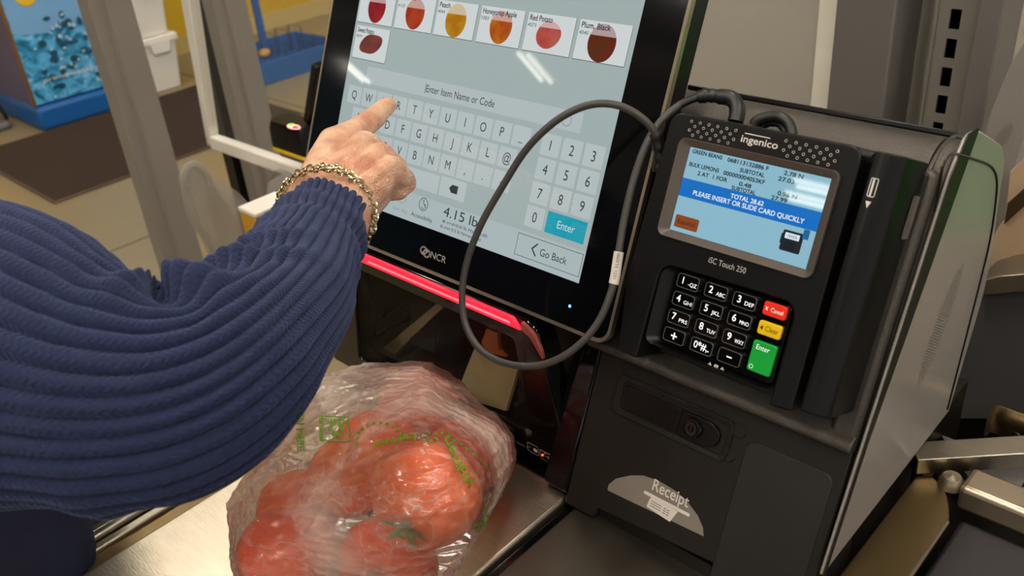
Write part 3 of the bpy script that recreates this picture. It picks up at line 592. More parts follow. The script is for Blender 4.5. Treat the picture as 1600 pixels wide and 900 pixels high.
bm = BM(); tube(bm, path[i0:i1+1], .00345, 14); lb = obj('tape_label', bm, mat('white_tape', (212, 204, 192), .5), cb, label='white tape label with printed digits')
# digits on the tape
p0, p1 = path[i0], path[i1]; tdir = (p1-p0).normalized(); vdir = (CAM-(p0+p1)/2).normalized(); sdir = tdir.cross(vdir).normalized(); vdir = sdir.cross(tdir)
bm = BM(); text(bm, '1021 073000', lambda a, b, d: p0+tdir*a+sdir*(-b)*-1+vdir*d, .0035, -.0010, .0020, .0037, w=.017, align='L'); obj('tape_digits', bm, M['cableb'], lb, smooth=False)
b2 = [(1178, 196, -.545), (1184, 188, -.545), (1200, 183, -.546), (1218, 183, -.546), (1232, 193, -.546), (1237, 206, -.545), (1236, 216, -.545)]
bm = BM(); tube(bm, catmull([onplane(x, y, NN, CAM+NN*n) for x, y, n in b2], 8), .0036, 12)
b3 = [(1186, 200, -.55), (1200, 192, -.55), (1218, 193, -.55), (1228, 206, -.55)]
tube(bm, catmull([onplane(x, y, NN, CAM+NN*n) for x, y, n in b3], 8), .0028, 12)
o = obj('power_cable', bm, M['cableb']); tag(o, 'short black cable arching over the back of the payment terminal', 'cable')

# ------------------------------------------------------------------ bagging side on the right
bg_ = thing('bagging_station', 'steel bagging shelf with dark belt right of the kiosk side panel', 'bagging station', (.1, .4, 0))
bm = BM(); prism(bm, rpoly([(-.1575, -.2), (-.1575, .548), (-.149, .556), (-.138, .549), (-.131, .540), (-.1265, .530), (-.1225, .520), (-.1225, -.2)], .003), XYZ, .880, .884); obj('side_plate', bm, M['bronze'], bg_, bevel=.0012, label='tan steel strip plate')
bm = BM(); tube(bm, [Vector((-.1225, -.2, .8835)), Vector((-.1225, .517, .8835))], .0012, 8); obj('plate_edge', bm, M['rim'], bg_)
bm = BM(); box(bm, -.121, .7, -.2, .5435, .850, .868); obj('belt', bm, M['rubber'], bg_, bevel=.004)
bm = BM(); prism(bm, rrect(-.1270, .7, .5455, .573, .004), XYZ, .872, .893); obj('end_rail', bm, M['rim'], bg_, bevel=.004, seg=3, label='rounded steel end rail')
bm = BM(); lathe(bm, [(.0001, .010), (.006, .009), (.0085, .005), (.0085, 0)], Vector((-.1345, .553, .884)), seg=20); obj('knob', bm, M['rim'], bg_)
bm = BM(); box(bm, -.1565, .7, -.2, .60, .30, .850); obj('cabinet', bm, M['charcoal2'], bg_)
bm = BM(); box(bm, -.15, .69, -.19, .59, .0, .30); obj('plinth', bm, M['black'], bg_)
M['grey2'] = mat('grey_side_paint', (112, 107, 104), .45, nz=(8, .04)); M['grey3'] = mat('dark_grey_paint', (84, 81, 81), .5, nz=(8, .04))
bm = BM(); prism(bm, [(-.165, .620), (.5, .620), (.5, .577), (-.125, .577)], XYZ, .86, .872); obj('back_ledge', bm, M['grey2'], bg_)
bm = BM(); line2(bm, rrect(-.098, -.06, .586, .612, .003), .0012, XYZ, .8725, closed=True); obj('hatch_outline', bm, M['black'], bg_, smooth=False)
# slanted steel arm
arm = thing('deflector_bar', 'flat brushed steel bar reaching out beside the kiosk side panel', 'bar', GZ(1600, 700, .89))
a0, a1 = GZ(1424, 716, .893), GZ(1640, 703, .893)
bm = BM(); bar(bm, a0, a1+(a1-a0)*3, .020, .014); obj('bar', bm, M['steel'], arm, bevel=.001)
bm = BM(); tube(bm, [a0-Vector((-.006, 0, .0)), a0-Vector((-.006, 0, .045))], .004, 10); obj('pivot', bm, M['black'], arm)

# ------------------------------------------------------------------ machines and posts behind the kiosk
YB = 1.0
def slab(name, px, y0, th, mt, parent=None, bevel=.001, **k):
    pts = [GY(x, y, y0) for x, y in px]; bm = BM(); prism(bm, [(p.x, p.z) for p in pts], lambda a, b, d: Vector((a, y0+d, b)), 0, th); return obj(name, bm, mt, parent, bevel=bevel, **k)
def vpost(x0, x1, y0, y1, z0=0, z1=1.9):
    bm = BM(); box(bm, x0, x1, y0, y1, z0, z1); return bm
M['satin'] = mat('satin_grey_sheet', (196, 190, 178), .35, nz=(3, .05), metal=.25, spec=.5); M['pale'] = mat('pale_strip', (248, 240, 222), .6); M['dkpost'] = mat('dark_grey_column', (112, 106, 102), .5, nz=(9, .04)); M['sheet'] = mat('pale_grey_sheet', (226, 220, 210), .4, nz=(5, .05))
o = obj('machine_back_panel', vpost(-.86, -.4785, 1.0, 1.03, .0, 1.55), M['satin'], bevel=.004); tag(o, 'wide smooth grey panel of the machine behind the card terminal', 'panel')
o = obj('pale_upright', vpost(-.478, -.4535, .995, 1.03), M['pale'], bevel=.002); tag(o, 'pale cream upright strip beside the smooth grey panel', 'upright')
o = obj('dark_column', vpost(-.453, -.386, .985, 1.06), M['dkpost'], bevel=.003); tag(o, 'dark grey square column between the pale strip and slotted upright', 'column')
o = obj('grey_sheet', vpost(-.405, -.30, 1.075, 1.09, 0, 1.9), M['sheet']); tag(o, 'pale grey metal sheet showing between dark column and slotted upright', 'panel')
su = thing('slotted_upright', 'grey steel upright with a row of square slots behind the kiosk', 'upright', (-.328, 1.0, 0))
bm = BM()
xs = [-.3475, -.3355, -.3245, -.3095]; zs = [0.0, .40]
zc = [GY(1488, 30, 1.0).z-.0305*k for k in range(-14, 16)]; zc = sorted(zc)
zz = [0.0]
for z in zc: zz += [z-.0105, z+.0105]
zz.append(1.9)
def fq(x0, x1, z0, z1, y=1.0): bm.faces.new([bm.verts.new(Vector(p)) for p in ((x0, y, z0), (x1, y, z0), (x1, y, z1), (x0, y, z1))])
for i in range(len(zz)-1):
    fq(xs[0], xs[1], zz[i], zz[i+1]); fq(xs[2], xs[3], zz[i], zz[i+1])
    if i % 2 == 0: fq(xs[1], xs[2], zz[i], zz[i+1])
    else:
        for (p, q) in (((xs[1], zz[i]), (xs[1], zz[i+1])), ((xs[2], zz[i]), (xs[2], zz[i+1])), ((xs[1], zz[i]), (xs[2], zz[i])), ((xs[1], zz[i+1]), (xs[2], zz[i+1]))):
            bm.faces.new([bm.verts.new(Vector(c)) for c in ((p[0], 1.0, p[1]), (q[0], 1.0, q[1]), (q[0], 1.003, q[1]), (p[0], 1.003, p[1]))])
bmesh.ops.remove_doubles(bm, verts=bm.verts[:], dist=1e-5)
obj('slotted_face', bm, M['post'], su)
bm = vpost(-.3475, -.3095, 1.02, 1.03, 0, 1.9); obj('inner_web', bm, M['gloss'], su)
bm = vpost(-.3500, -.3475, .998, 1.03, 0, 1.9); obj('flange', bm, M['post'], su)
bm = vpost(-.3095, -.3065, .998, 1.03, 0, 1.9); obj('flange', bm, M['post'], su)
o = obj('plain_upright', vpost(-.305, -.281, .985, 1.05), M['dkpost'], bevel=.002); tag(o, 'plain grey square upright right of the slotted one', 'upright')
o = obj('lit_sheet', vpost(-.28, -.14, 1.06, 1.08, 0, 1.7), M['sheet']); tag(o, 'pale grey sheet right of the plain upright at the photo edge', 'panel')
nk = thing('neighbouring_kiosk', 'curved grey side of the next checkout behind this kiosk', 'kiosk', (-.15, .92, 0))
slab('side_shell', [(1700, 10), (1640, 40), (1600, 66), (1583, 92), (1566, 130), (1550, 170), (1541, 200), (1530, 300), (1520, 420), (1560, 425), (1572, 335), (1586, 260), (1600, 215), (1700, 60)], .90, .05, M['greyside'], nk)
bm = BM()
c0 = GY(1566, 216, .899)
for i in range(-8, 9):
    for j in range(-3, 4):
        if (i/8)**2+(j/3.2)**2 > 1: continue
        c = c0+Vector((j*.0016+i*.0006, 0, i*.0020)); bm.faces.new([bm.verts.new(c+Vector((.0005*cos(k*pi/3), 0, .0005*sin(k*pi/3)))) for k in range(6)])
obj('speaker_grille', bm, M['hole'], nk, smooth=False)
M['beige'] = mat('beige_laminate', (190, 162, 128), .5, nz=(4, .05))
bx_ = thing('beige_cabinet', 'beige cabinet with bronze trim at the right edge of the photo', 'cabinet', (-.17, .8, 0))
slab('upper_panel', [(1578, 268), (1700, 150), (1700, 240), (1584, 318), (1572, 320)], .86, .02, M['beige'], bx_)
slab('trim', [(1574, 318), (1700, 205), (1700, 232), (1568, 352)], .855, .012, M['bronze'], bx_)
slab('lower_panel', [(1562, 352), (1568, 345), (1700, 250), (1700, 425), (1535, 440), (1540, 390)], .86, .02, M['beige'], bx_)
rs = thing('rear_shelf', 'grey shelf edge with dark panel below right of the kiosk', 'shelf', (-.15, .76, 0))
slab('shelf_edge', [(1525, 442), (1560, 432), (1720, 418), (1720, 446), (1528, 462)], .77, .05, M['rim'], rs)
slab('panel', [(1440, 450), (1720, 450), (1720, 655), (1440, 655)], .79, .02, M['grey3'], rs)
slab('lower_panel', [(1400, 655), (1720, 655), (1720, 800), (1400, 800)], .792, .02, M['black'], rs)
bk = thing('steel_bracket', 'curved steel bracket with a screw above the flat steel arm', 'bracket', GY(1590, 680, .70))
pth = [GY(x, y, yy) for x, y, yy in ((1547, 662, .74), (1552, 655, .715), (1562, 655, .70), (1600, 668, .70), (1680, 694, .70))]
bm = BM()
P = catmull(pth, 5)
for i in range(len(P)-1):
    p, q = P[i], P[i+1]; bm.faces.new([bm.verts.new(c) for c in (p+Vector((0, 0, -.014)), q+Vector((0, 0, -.014)), q+Vector((0, 0, .014)), p+Vector((0, 0, .014)))])
bmesh.ops.remove_doubles(bm, verts=bm.verts[:], dist=1e-5)
o = obj('band', bm, M['bronze'], bk); sm = o.modifiers.new('solid', 'SOLIDIFY'); sm.thickness = .003
bm = BM(); lathe(bm, [(.0001, .003), (.004, .0025), (.005, 0)], GY(1588, 680, .699), Vector((0, -1, 0)), 16); obj('screw', bm, M['steel'], bk)

o = obj('green_tint_panel', vpost(-.12, 1.3, 1.45, 1.48, .62, 1.0), mat('green_sheet', (60, 170, 50), .5)); tag(o, 'green panel added out of view to tint the top of the grey kiosk side', 'panel')  # unseen panel, added so its green reflects in the kiosk side
o = obj('tint_panel_stand', vpost(.2, .9, 1.45, 1.48, 0, .619), M['charcoal2']); tag(o, 'dark stand added out of view under the green panel', 'stand')  # unseen stand, added to carry the green panel

# ------------------------------------------------------------------ entrance side, far left
mt_ = obj('entrance_mat', (lambda b: (box(b, -4.56, -3.63, 1.10, 2.30, 0.0005, .010), b)[1])(BM()), M['rug'], bevel=.003); tag(mt_, 'dark brown ribbed entrance mat lying before the water machine', 'mat')
bm = BM()
for k in range(62): box(bm, -4.55+k*.0148, -4.5435+k*.0148, 1.11, 2.29, .010, .0135)
obj('mat_ribs', bm, M['rugrib'], None); r_ = bpy.context.scene.objects['mat_ribs']; wm_ = r_.matrix_world.copy(); r_.parent = mt_; r_.location = r_.location-mt_.location
wm = thing('water_machine', 'drinking water machine with a blue splashing water picture on its front', 'machine', (-4.95, 1.75, 0))
bm = BM(); box(bm, -5.28, -4.63, 1.468, 2.02, .10, 1.9); obj('cabinet', bm, M['navyside'], wm, bevel=.01)
bm = BM(); box(bm, -5.27, -4.585, 1.455, 2.02, .0, .115); obj('base', bm, M['blue'], wm, bevel=.02, label='blue base')
bm = BM(); box(bm, -4.632, -4.612, 1.462, 1.478, .115, 1.9); obj('corner_trim', bm, M['gold'], wm, bevel=.003)
def splash():
    m = mat('splash_picture', (70, 165, 215), .35); nt = m.node_tree; p = nt.nodes['Principled BSDF']
    for l_ in list(p.inputs['Base Color'].links): nt.links.remove(l_)
    tc = nt.nodes.new('ShaderNodeTexCoord')
    n1 = nt.nodes.new('ShaderNodeTexNoise'); n1.inputs['Scale'].default_value = 13; n1.inputs['Detail'].default_value = 5; n1.inputs['Distortion'].default_value = 1.6; nt.links.new(tc.outputs['Object'], n1.inputs['Vector'])
    v1 = nt.nodes.new('ShaderNodeTexVoronoi'); v1.inputs['Scale'].default_value = 26; nt.links.new(tc.outputs['Object'], v1.inputs['Vector'])
    cr = nt.nodes.new('ShaderNodeValToRGB'); e = cr.color_ramp.elements
    e[0].position = .38; e[0].color = L3((6, 70, 100)); e[1].position = .58; e[1].color = L3((92, 180, 226))
    k = e.new(.47); k.color = L3((20, 122, 165)); k = e.new(.72); k.color = L3((150, 200, 232))
    nt.links.new(n1.outputs['Fac'], cr.inputs['Fac'])
    cr.color_ramp.elements[0].position = .30; cr.color_ramp.elements[1].position = .40
    c2 = nt.nodes.new('ShaderNodeValToRGB'); e = c2.color_ramp.elements; e[0].position = .10; e[0].color = (1, 1, 1, 1); e[1].position = .17; e[1].color = (0, 0, 0, 1)
    nt.links.new(v1.outputs['Distance'], c2.inputs['Fac'])
    mx = nt.nodes.new('ShaderNodeMix'); mx.data_type = 'RGBA'; mx.inputs['B'].default_value = L3((190, 222, 236)); nt.links.new(c2.outputs['Color'], mx.inputs['Factor']); nt.links.new(cr.outputs['Color'], mx.inputs['A']); nt.links.new(mx.outputs['Result'], p.inputs['Base Color']); return m
def T4(a, b, d): return Vector((-4.612+d, a, b))
bm = BM(); prism(bm, R4(1.476, 2.015, .125, 1.88), T4, -.016, 0); fp_ = obj('front_picture', bm, splash(), wm, label='blue picture of splashing water')
bm = BM(); flat(bm, [(1.478, .455), (1.62, .435), (1.75, .462), (2.01, .44), (2.01, 1.2), (1.478, 1.2)], T4, .0012); obj('picture_sky', bm, mat('picture_blue', (122, 176, 222), .35, nz=(3, .08)), fp_, smooth=False)
bm = BM(); rnd = random.Random(3)
for k in range(34):
    a, b = rnd.gauss(1.72, .07), rnd.uniform(.16, .50); flat(bm, ell(a, b, rnd.uniform(.008, .022), rnd.uniform(.008, .02), 14), T4, .002+.0002*k)
obj('picture_bubbles', bm, mat('bubble_dark', (18, 88, 118), .3, nz=(30, .2)), fp_, smooth=False)['kind'] = 'stuff'
bm = BM()
for k in range(30):
    a, b = rnd.gauss(1.71, .08), rnd.uniform(.16, .52); flat(bm, ell(a, b, rnd.uniform(.004, .011), rnd.uniform(.004, .011), 12), T4, .010+.0002*k)
obj('picture_highlights', bm, mat('bubble_light', (186, 214, 226), .3), fp_, smooth=False)['kind'] = 'stuff'
bm = BM(); text(bm, 'primowater.com', T4, 1.535, .222, .020, .017, w=.35, align='L'); obj('picture_words', bm, M['white'], fp_, smooth=False)
bm = BM(); lathe(bm, [(.0001, .004), (.046, .004), (.05, .0)], T4(1.585, .615, .0), Vector((1, 0, 0)), 28); obj('sticker', bm, mat('yellow_sticker', (232, 190, 30), .5), fp_, label='round yellow sticker')
# white bins
def bin_(z0, lab, s=1.0, yc=2.165, xc=-4.74):
    t = thing('white_bin', lab, 'bin', (xc, yc, z0), 'white lidded bins stacked by the wall')
    bm = BM(); hb, ht, H = .078*s, .098*s, .245*s
    A = rrect(-hb, hb, -hb, hb, .02); B = rrect(-ht, ht, -ht, ht, .022)
    a = [bm.verts.new(Vector((xc+p[0], yc+p[1], z0+.001))) for p in A]; b = [bm.verts.new(Vector((xc+p[0], yc+p[1], z0+H))) for p in B]
    bm.faces.new(a[::-1]); bm.faces.new(b)
    for i in range(len(a)): bm.faces.new((a[i], a[(i+1) % len(a)], b[(i+1) % len(a)], b[i]))
    obj('tub', bm, M['white'], t, bevel=.004)
    bm = BM(); prism(bm, rrect(xc-ht-.014, xc+ht+.014, yc-ht-.014, yc+ht+.014, .024), XYZ, z0+H+.0005, z0+H+.040*s); obj('lid', bm, M['white'], t, bevel=.008, seg=3)
    bm = BM(); prism(bm, rpoly([(yc-.06, z0+H+.02), (yc+.06, z0+H+.02), (yc+.045, z0+H-.045), (yc-.045, z0+H-.045)], .008), lambda a, b, d: Vector((xc+d, a, b)), ht+.006, ht+.017); obj('latch', bm, M['white'], t, bevel=.003)
    return z0+H+.0405*s
zt = bin_(.0, 'white lidded plastic bin standing on the floor below another bin')
bin_(zt+.0005, 'upper white plastic bin stacked on top of the other bin', 1.02)
# blue display base with pole
bd = thing('blue_display_stand', 'blue low display tray with wire dividers and a thin blue pole', 'display stand', (-4.45, 2.65, 0))
bm = BM(); box(bm, -4.66, -4.22, 2.36, 3.0, .004, .02); obj('tray_floor', bm, M['blue'], bd)
bm = BM(); ringp(bm, rrect(-4.66, -4.215, 2.355, 3.0, .012), rrect(-4.645, -4.23, 2.37, 2.985, .008), XYZ, .002, .115); obj('tray_rim', bm, M['blue'], bd, bevel=.003)
bm = BM(); yp = GX(407, 40, -4.62).y; box(bm, -4.64, -4.61, yp-.018, yp+.018, .02, 1.9); obj('pole', bm, M['blue'], bd, bevel=.003)
bm = BM()
for k in range(7):
    y = 2.40+k*.09; tube(bm, [Vector((-4.62, y, .02)), Vector((-4.62, y, .17)), Vector((-4.50, y, .17)), Vector((-4.50, y, .02))], .003, 6)
    tube(bm, [Vector((-4.40, y, .02)), Vector((-4.40, y, .14)), Vector((-4.28, y, .14)), Vector((-4.28, y, .02))], .003, 6)
obj('wire_dividers', bm, M['steeld'], bd)
bm = BM(); lathe(bm, [(.0001, .0), (.028, .006), (.032, .02), (.025, .035), (.0001, .04)], Vector((-4.40, 2.62, .096)), seg=16); 
o = obj('orange_packet', bm, mat('orange_pack', (230, 160, 60), .5)); tag(o, 'small round orange pack lying in the blue display tray', 'packet')
bm = BM(); prism(bm, R4(2.55, 3.3, .62, 1.9), lambda a, b, d: Vector((-5.285+d, a, b)), .0, .012); struct('trim_3', bm, M['cream'])
bm = BM(); box(bm, -5.3, -5.275, -8, 6, .0, .10); struct('baseboard_left', bm, M['cream'])
# cord and foot pedal thing left of the machine
bm = BM(); tube(bm, catmull([Vector(p) for p in ((-4.95, 1.42, .30), (-4.9, 1.38, .16), (-4.88, 1.40, .03), (-4.95, 1.34, .012), (-5.05, 1.38, .012), (-5.1, 1.45, .10), (-5.05, 1.44, .22))], 8), .010, 8); o = obj('extension_cable', bm, M['cableb']); tag(o, 'black power cord looped on the floor left of the water machine', 'cord')
bm = BM(); prism(bm, rrect(-5.02, -4.80, 1.22, 1.40, .03), XYZ, .001, .035); o = obj('floor_box', bm, mat('grey_floor_box', (110, 108, 110), .5), bevel=.012); tag(o, 'low grey box on the floor left of the water machine', 'box')

# grey posts and white framed divider
def gpost(name, x0, px_l, px_r, lab, st, z1=2.6):
    t = thing(name, lab, 'post', GX(px_l[0], px_l[1], x0)*1); 
    yl, yr = GX(px_l[0], px_l[1], x0).y, GX(px_r[0], px_r[1], x0).y
    t.location = (x0-.03, (yl+yr)/2, 0)
    w = yr-yl
    bm = BM(); prism(bm, [(x0-.06, yl), (x0-.012, yl), (x0-.012, yl+w*.30), (x0, yl+w*.36), (x0, yr), (x0-.06, yr)], XYZ, 0, z1); obj('column', bm, M['post'], t, bevel=.002)
    bm = BM(); prism(bm, rrect(x0-.09, x0+.03, yl-.03, yr+.03, .008), XYZ, 0, .008); obj('base_plate', bm, M['post'], t, bevel=.001)
gpost('steel_post', -1.75, (140, 0), (206, 0), 'tall grey steel post standing on the floor left of the white frame', 0)
gpost('steel_post', -2.05, (334, 0), (385, 0), 'grey steel post standing behind the clear divider', 0)
bm = BM(); box(bm, -2.19, -2.145, GX(316, 0, -2.1).y, GX(338, 0, -2.1).y, .0, 2.6); o = obj('dark_post', bm, M['black']); tag(o, 'narrow black upright just left of the post behind the divider', 'post')
dv = thing('clear_divider', 'clear plastic divider sheet in a narrow white frame', 'divider', (-1.6, .9, .69))
YD = .90
def TD(a, b, d): return Vector((a, YD+d, b))
e0, e1 = GY(333, 219, YD), GY(474, 268, YD)
bm = BM(); prism(bm, [(e0.x-.012, e0.z+.012), (-1.08, e0.z+.016), (-1.08, e0.z-.012), (e0.x+.006, e0.z-.016)], TD, -.012, .012); obj('bottom_rail', bm, M['white'], dv, bevel=.003)
t0 = GY(293, 0, YD); t1 = GY(312, 0, YD); k_ = (t0.x-e0.x)/(t0.z-e0.z)
bm = BM(); prism(bm, [(e0.x-.012, e0.z-.014), (e0.x+.012, e0.z+.016), (t1.x+k_*.4+.002, t0.z+.4), (t0.x+k_*.4, t0.z+.4)], TD, -.012, .012); obj('upright', bm, M['white'], dv, bevel=.003)
M['clearsheet'] = mat('clear_sheet', (215, 212, 200), .05, alpha=.04, spec=.5)
bm = BM(); prism(bm, [(e0.x+.012, e0.z+.014), (-1.085, e0.z+.014), (-1.085, t0.z+.4), (t1.x+k_*.4, t0.z+.4)], TD, -.002, .002); obj('clear_sheet', bm, M['clearsheet'], dv)
# hand scanner
hs = thing('barcode_reader', 'black barcode reader with yellow base and red and green light behind the rail', 'barcode reader', GY(448, 243, .86))
YR = .86
qa = GY(419, 233, YR-.03); qb = GY(475, 247, YR-.03); x0 = qa.x; z0 = (qa.z+qb.z)/2-.004
shape = rpoly([(x0, YR-.016), (x0+.014, YR-.030), (x0+.12, YR-.030), (x0+.12, YR+.024), (x0+.012, YR+.024), (x0, YR+.012)], .008)
bm = BM(); prism(bm, shape, XYZ, z0, z0+.009); obj('base', bm, mat('yellow_base', (232, 190, 20), .4), hs, bevel=.002)
bm = BM(); n_ = len(shape); cxm = x0+.06; cym = YR
lv = [(z0+.0092, .995), (z0+.020, .995), (z0+.021, .985), (z0+.044, .97), (z0+.058, .86)]; R_ = []
for z, k in lv: R_.append([bm.verts.new(Vector((cxm+(p[0]-cxm)*k, cym+(p[1]-cym)*k, z))) for p in shape])
for i in range(len(R_)-1):
    for j in range(n_): bm.faces.new((R_[i][j], R_[i][(j+1) % n_], R_[i+1][(j+1) % n_], R_[i+1][j]))
bm.faces.new(R_[0][::-1]); bm.faces.new(R_[-1]); obj('body', bm, M['black'], hs)
M['ledw'] = mat('red_green_lens', (255, 190, 190), .3, emit=(255, 150, 150), es=1.4); M['ledg'] = mat('green_led', (120, 230, 80), .3, emit=(110, 230, 60), es=1.2); M['ledr'] = mat('red_led', (240, 40, 50), .3, emit=(240, 40, 50), es=1.2)
zt_ = z0+.0582; lc = GZ(459, 199, zt_)
bm = BM(); prism(bm, ell(lc.x, lc.y, .017, .008, 20), XYZ, zt_, zt_+.002); obj('light_lens', bm, M['ledw'], hs)
bm = BM(); prism(bm, ell(lc.x-.010, lc.y+.002, .006, .005, 12), XYZ, zt_+.0005, zt_+.003); obj('green_light', bm, M['ledg'], hs)
bm = BM(); prism(bm, ell(lc.x+.008, lc.y-.002, .007, .004, 12), XYZ, zt_+.0005, zt_+.003); obj('red_light', bm, M['ledr'], hs)
s0_, s1_ = GY(484, 190, YR+.01), GY(498, 100, YR+.01)
bm = BM(); bar(bm, s0_, s1_, .016, .02, up=Vector((0, 1, 0))); obj('stem', bm, M['black'], hs, bevel=.003)
bm = BM(); box(bm, x0+.02, x0+.12, YR-.02, YR+.035, z0-.012, z0-.0005); o = obj('reader_ledge', bm, M['grey2']); tag(o, 'narrow grey ledge under the barcode reader behind the white rail', 'ledge')

# grocery bags hanging on the rack
M['film'] = mat('grey_bag_film', (168, 162, 152), .3, alpha=.5, nz=(14, .1), bump=(40, .6), spec=.6)
def sheetbag(name, rows, y_off, lab, xpl, th=.05):
    """rows: list of pixel rows (left ... right) from top to bottom on plane x = xpl"""
    bm = BM(); grid = []
    for sgn in (1, -1):
        g = []
        for r, row in enumerate(rows):
            P = catmull([GX(x, y, xpl) for x, y in row], 6); n = len(P); line = []
            for i, p in enumerate(P):
                t = i/(n-1); dep = th*sin(pi*t)*sgn*(0.35+.65*r/(len(rows)-1))
                w_ = noise.noise(p*16+Vector((sgn*3, 0, 0)))*.012+noise.noise(p*45)*.004
                line.append(bm.verts.new(p+Vector((dep+w_, 0, w_*.4))))
            g.append(line)
        grid.append(g)
        for r in range(len(g)-1):
            for i in range(len(g[0])-1): bm.faces.new((g[r][i], g[r][i+1], g[r+1][i+1], g[r+1][i]))
    bmesh.ops.remove_doubles(bm, verts=bm.verts[:], dist=.0008)
    o = obj(name, bm, M['film'], None, sub=1); return tag(o, lab, 'bag', 'grocery bags hanging on the rack')
XB = -1.15
sheetbag('grocery_bag', [[(286, 268), (300, 262), (318, 274), (352, 292), (402, 326)], [(290, 296), (312, 300), (340, 312), (372, 330), (408, 350)], [(310, 340), (335, 350), (360, 362), (385, 376), (415, 385)], [(330, 395), (350, 402), (370, 410), (395, 418), (420, 420)], [(345, 440), (360, 446), (380, 450), (400, 455), (420, 460)]], 0, 'grey translucent carrier bag hanging left with its handle loop up', XB)
sheetbag('grocery_bag', [[(418, 285), (430, 271), (448, 270), (462, 274), (480, 290)], [(412, 320), (430, 310), (450, 312), (470, 318), (490, 330)], [(410, 370), (430, 372), (450, 372), (470, 375), (490, 380)]], 0, 'grey translucent carrier bag half hidden behind the wrist', XB-.02)
bm = BM(); tube(bm, catmull([GX(x, y, XB+.03) for x, y in ((292, 300), (286, 280), (290, 264), (303, 258), (322, 272), (330, 292))], 6), .006, 8); tube(bm, catmull([GX(x, y, XB+.03) for x, y in ((290, 290), (302, 340), (322, 372), (334, 400))], 6), .007, 8)
o = obj('handle_fold', bm, M['film']); hb_ = [q for q in COL.objects if q.name == 'grocery_bag'][0]; o.parent = hb_; o.location = o.location-hb_.location
yb = thing('yellow_carton', 'yellow and white carton inside the hanging carrier bags', 'carton', GX(402, 375, XB-.06))
c_ = GX(396, 326, XB+.085)
bm = BM(); box(bm, c_.x-.030, c_.x+.012, c_.y-.006, c_.y+.055, c_.z-.085, c_.z-.010); obj('carton_body', bm, mat('mustard_card', (206, 150, 18), .6), yb, bevel=.002)
bm = BM(); box(bm, c_.x-.031, c_.x+.013, c_.y-.007, c_.y+.056, c_.z-.0098, c_.z-.002); obj('carton_top', bm, M['white'], yb, bevel=.002)
bm = BM(); box(bm, c_.x+.0132, c_.x+.0142, c_.y-.007, c_.y+.056, c_.z-.016, c_.z-.010); obj('red_stripe', bm, mat('red_card', (190, 40, 40), .6), yb)

zb_ = min(GX(345, 440, XB).z, GX(420, 460, XB).z)-.02
bm = BM(); box(bm, XB-.14, XB+.12, GX(345, 440, XB).y-.0, GX(490, 380, XB).y+.05, zb_-.02, zb_); box(bm, XB-.12, XB-.06, .62, .68, 0, zb_-.02)
o = obj('bag_shelf', bm, M['steeld']); tag(o, 'steel shelf holding up the carrier bags beside the scanner tower', 'shelf')

# ------------------------------------------------------------------ tomatoes in a produce bag
PZ = .8503
tom = [(662, 772, .930, .0375), (603, 872, .886, .035), (452, 850, .886, .034), (735, 708, .888, .034), (650, 650, .892, .036), (548, 752, .915, .034), (590, 690, .900, .032), (470, 800, .900, .032)]
TS = [[GZ(x, y, z), r] for x, y, z, r in tom]
rays_ = [(t[0]-CAM).normalized() for t in TS]
for it in range(600):
    for i in range(len(TS)):
        for j in range(i):
            d = TS[i][0]-TS[j][0]; L = d.length; mn = (TS[i][1]+TS[j][1])*1.002
            if L < mn:
                e = d.normalized()*(mn-L)*.5; TS[i][0] += e; TS[j][0] -= e
    for t, d in zip(TS, rays_):
        if it < 560:
            q = CAM+d*(t[0]-CAM).dot(d); t[0] = t[0].lerp(q, .15); t[0].z -= .0003
        t[0].z = max(t[0].z, PZ+t[1]+.001)
M['tomato'] = mat('tomato_skin', (226, 58, 26), .25, nz=(16, .1), col2=(238, 104, 30), spec=.5, sss=.1)
M['calyx'] = mat('tomato_calyx', (96, 128, 40), .6); M['tomato2'] = mat('orange_tomato_skin', (240, 124, 34), .25, nz=(14, .1), col2=(232, 84, 28), sss=.1)
def tomato_meshes():
    bm = BM(); n1, n2 = 28, 18; prof = []
    for k in range(n2+1):
        a = pi*k/n2; r = sin(a); z = cos(a)*.86
        if a < .6: z -= .20*(1-a/.6)**2
        if a > pi-.4: z += .05*(1-(pi-a)/.4)**2
        prof.append((r*1.0, z))
    R_ = []
    for r, z in prof:
        R_.append([bm.verts.new(Vector((cos(2*pi*k/n1)*r*(1+.022*cos(5*2*pi*k/n1)), sin(2*pi*k/n1)*r*(1+.022*cos(5*2*pi*k/n1)), z))) for k in range(n1)])
    for i in range(n2):
        for k in range(n1): bm.faces.new((R_[i][k], R_[i][(k+1) % n1], R_[i+1][(k+1) % n1], R_[i+1][k]))
    bmesh.ops.remove_doubles(bm, verts=bm.verts[:], dist=1e-4); return bm
def calyx_bm():
    bm = BM()
    for k in range(5):
        a = 2*pi*k/5; d = Vector((cos(a), sin(a), 0)); s = Vector((-sin(a), cos(a), 0))
        P = [(0, .0, .70), (.16, .09, .74), (.32, .06, .80), (.5, 0, .84)]
        L_ = [bm.verts.new(d*u+s*w+Vector((0, 0, z+.03))) for u, w, z in P]; R2 = [bm.verts.new(d*u-s*w+Vector((0, 0, z+.03))) for u, w, z in P[1:3]]
        bm.faces.new((L_[0], L_[1], R2[0])); bm.faces.new((L_[1], L_[2], R2[1], R2[0])); bm.faces.new((L_[2], L_[3], R2[1]))
    lathe(bm, [(.05, .70), (.05, .86), (.07, .90), (.0001, .91)], Vector((0, 0, 0)), seg=8)
    return bm
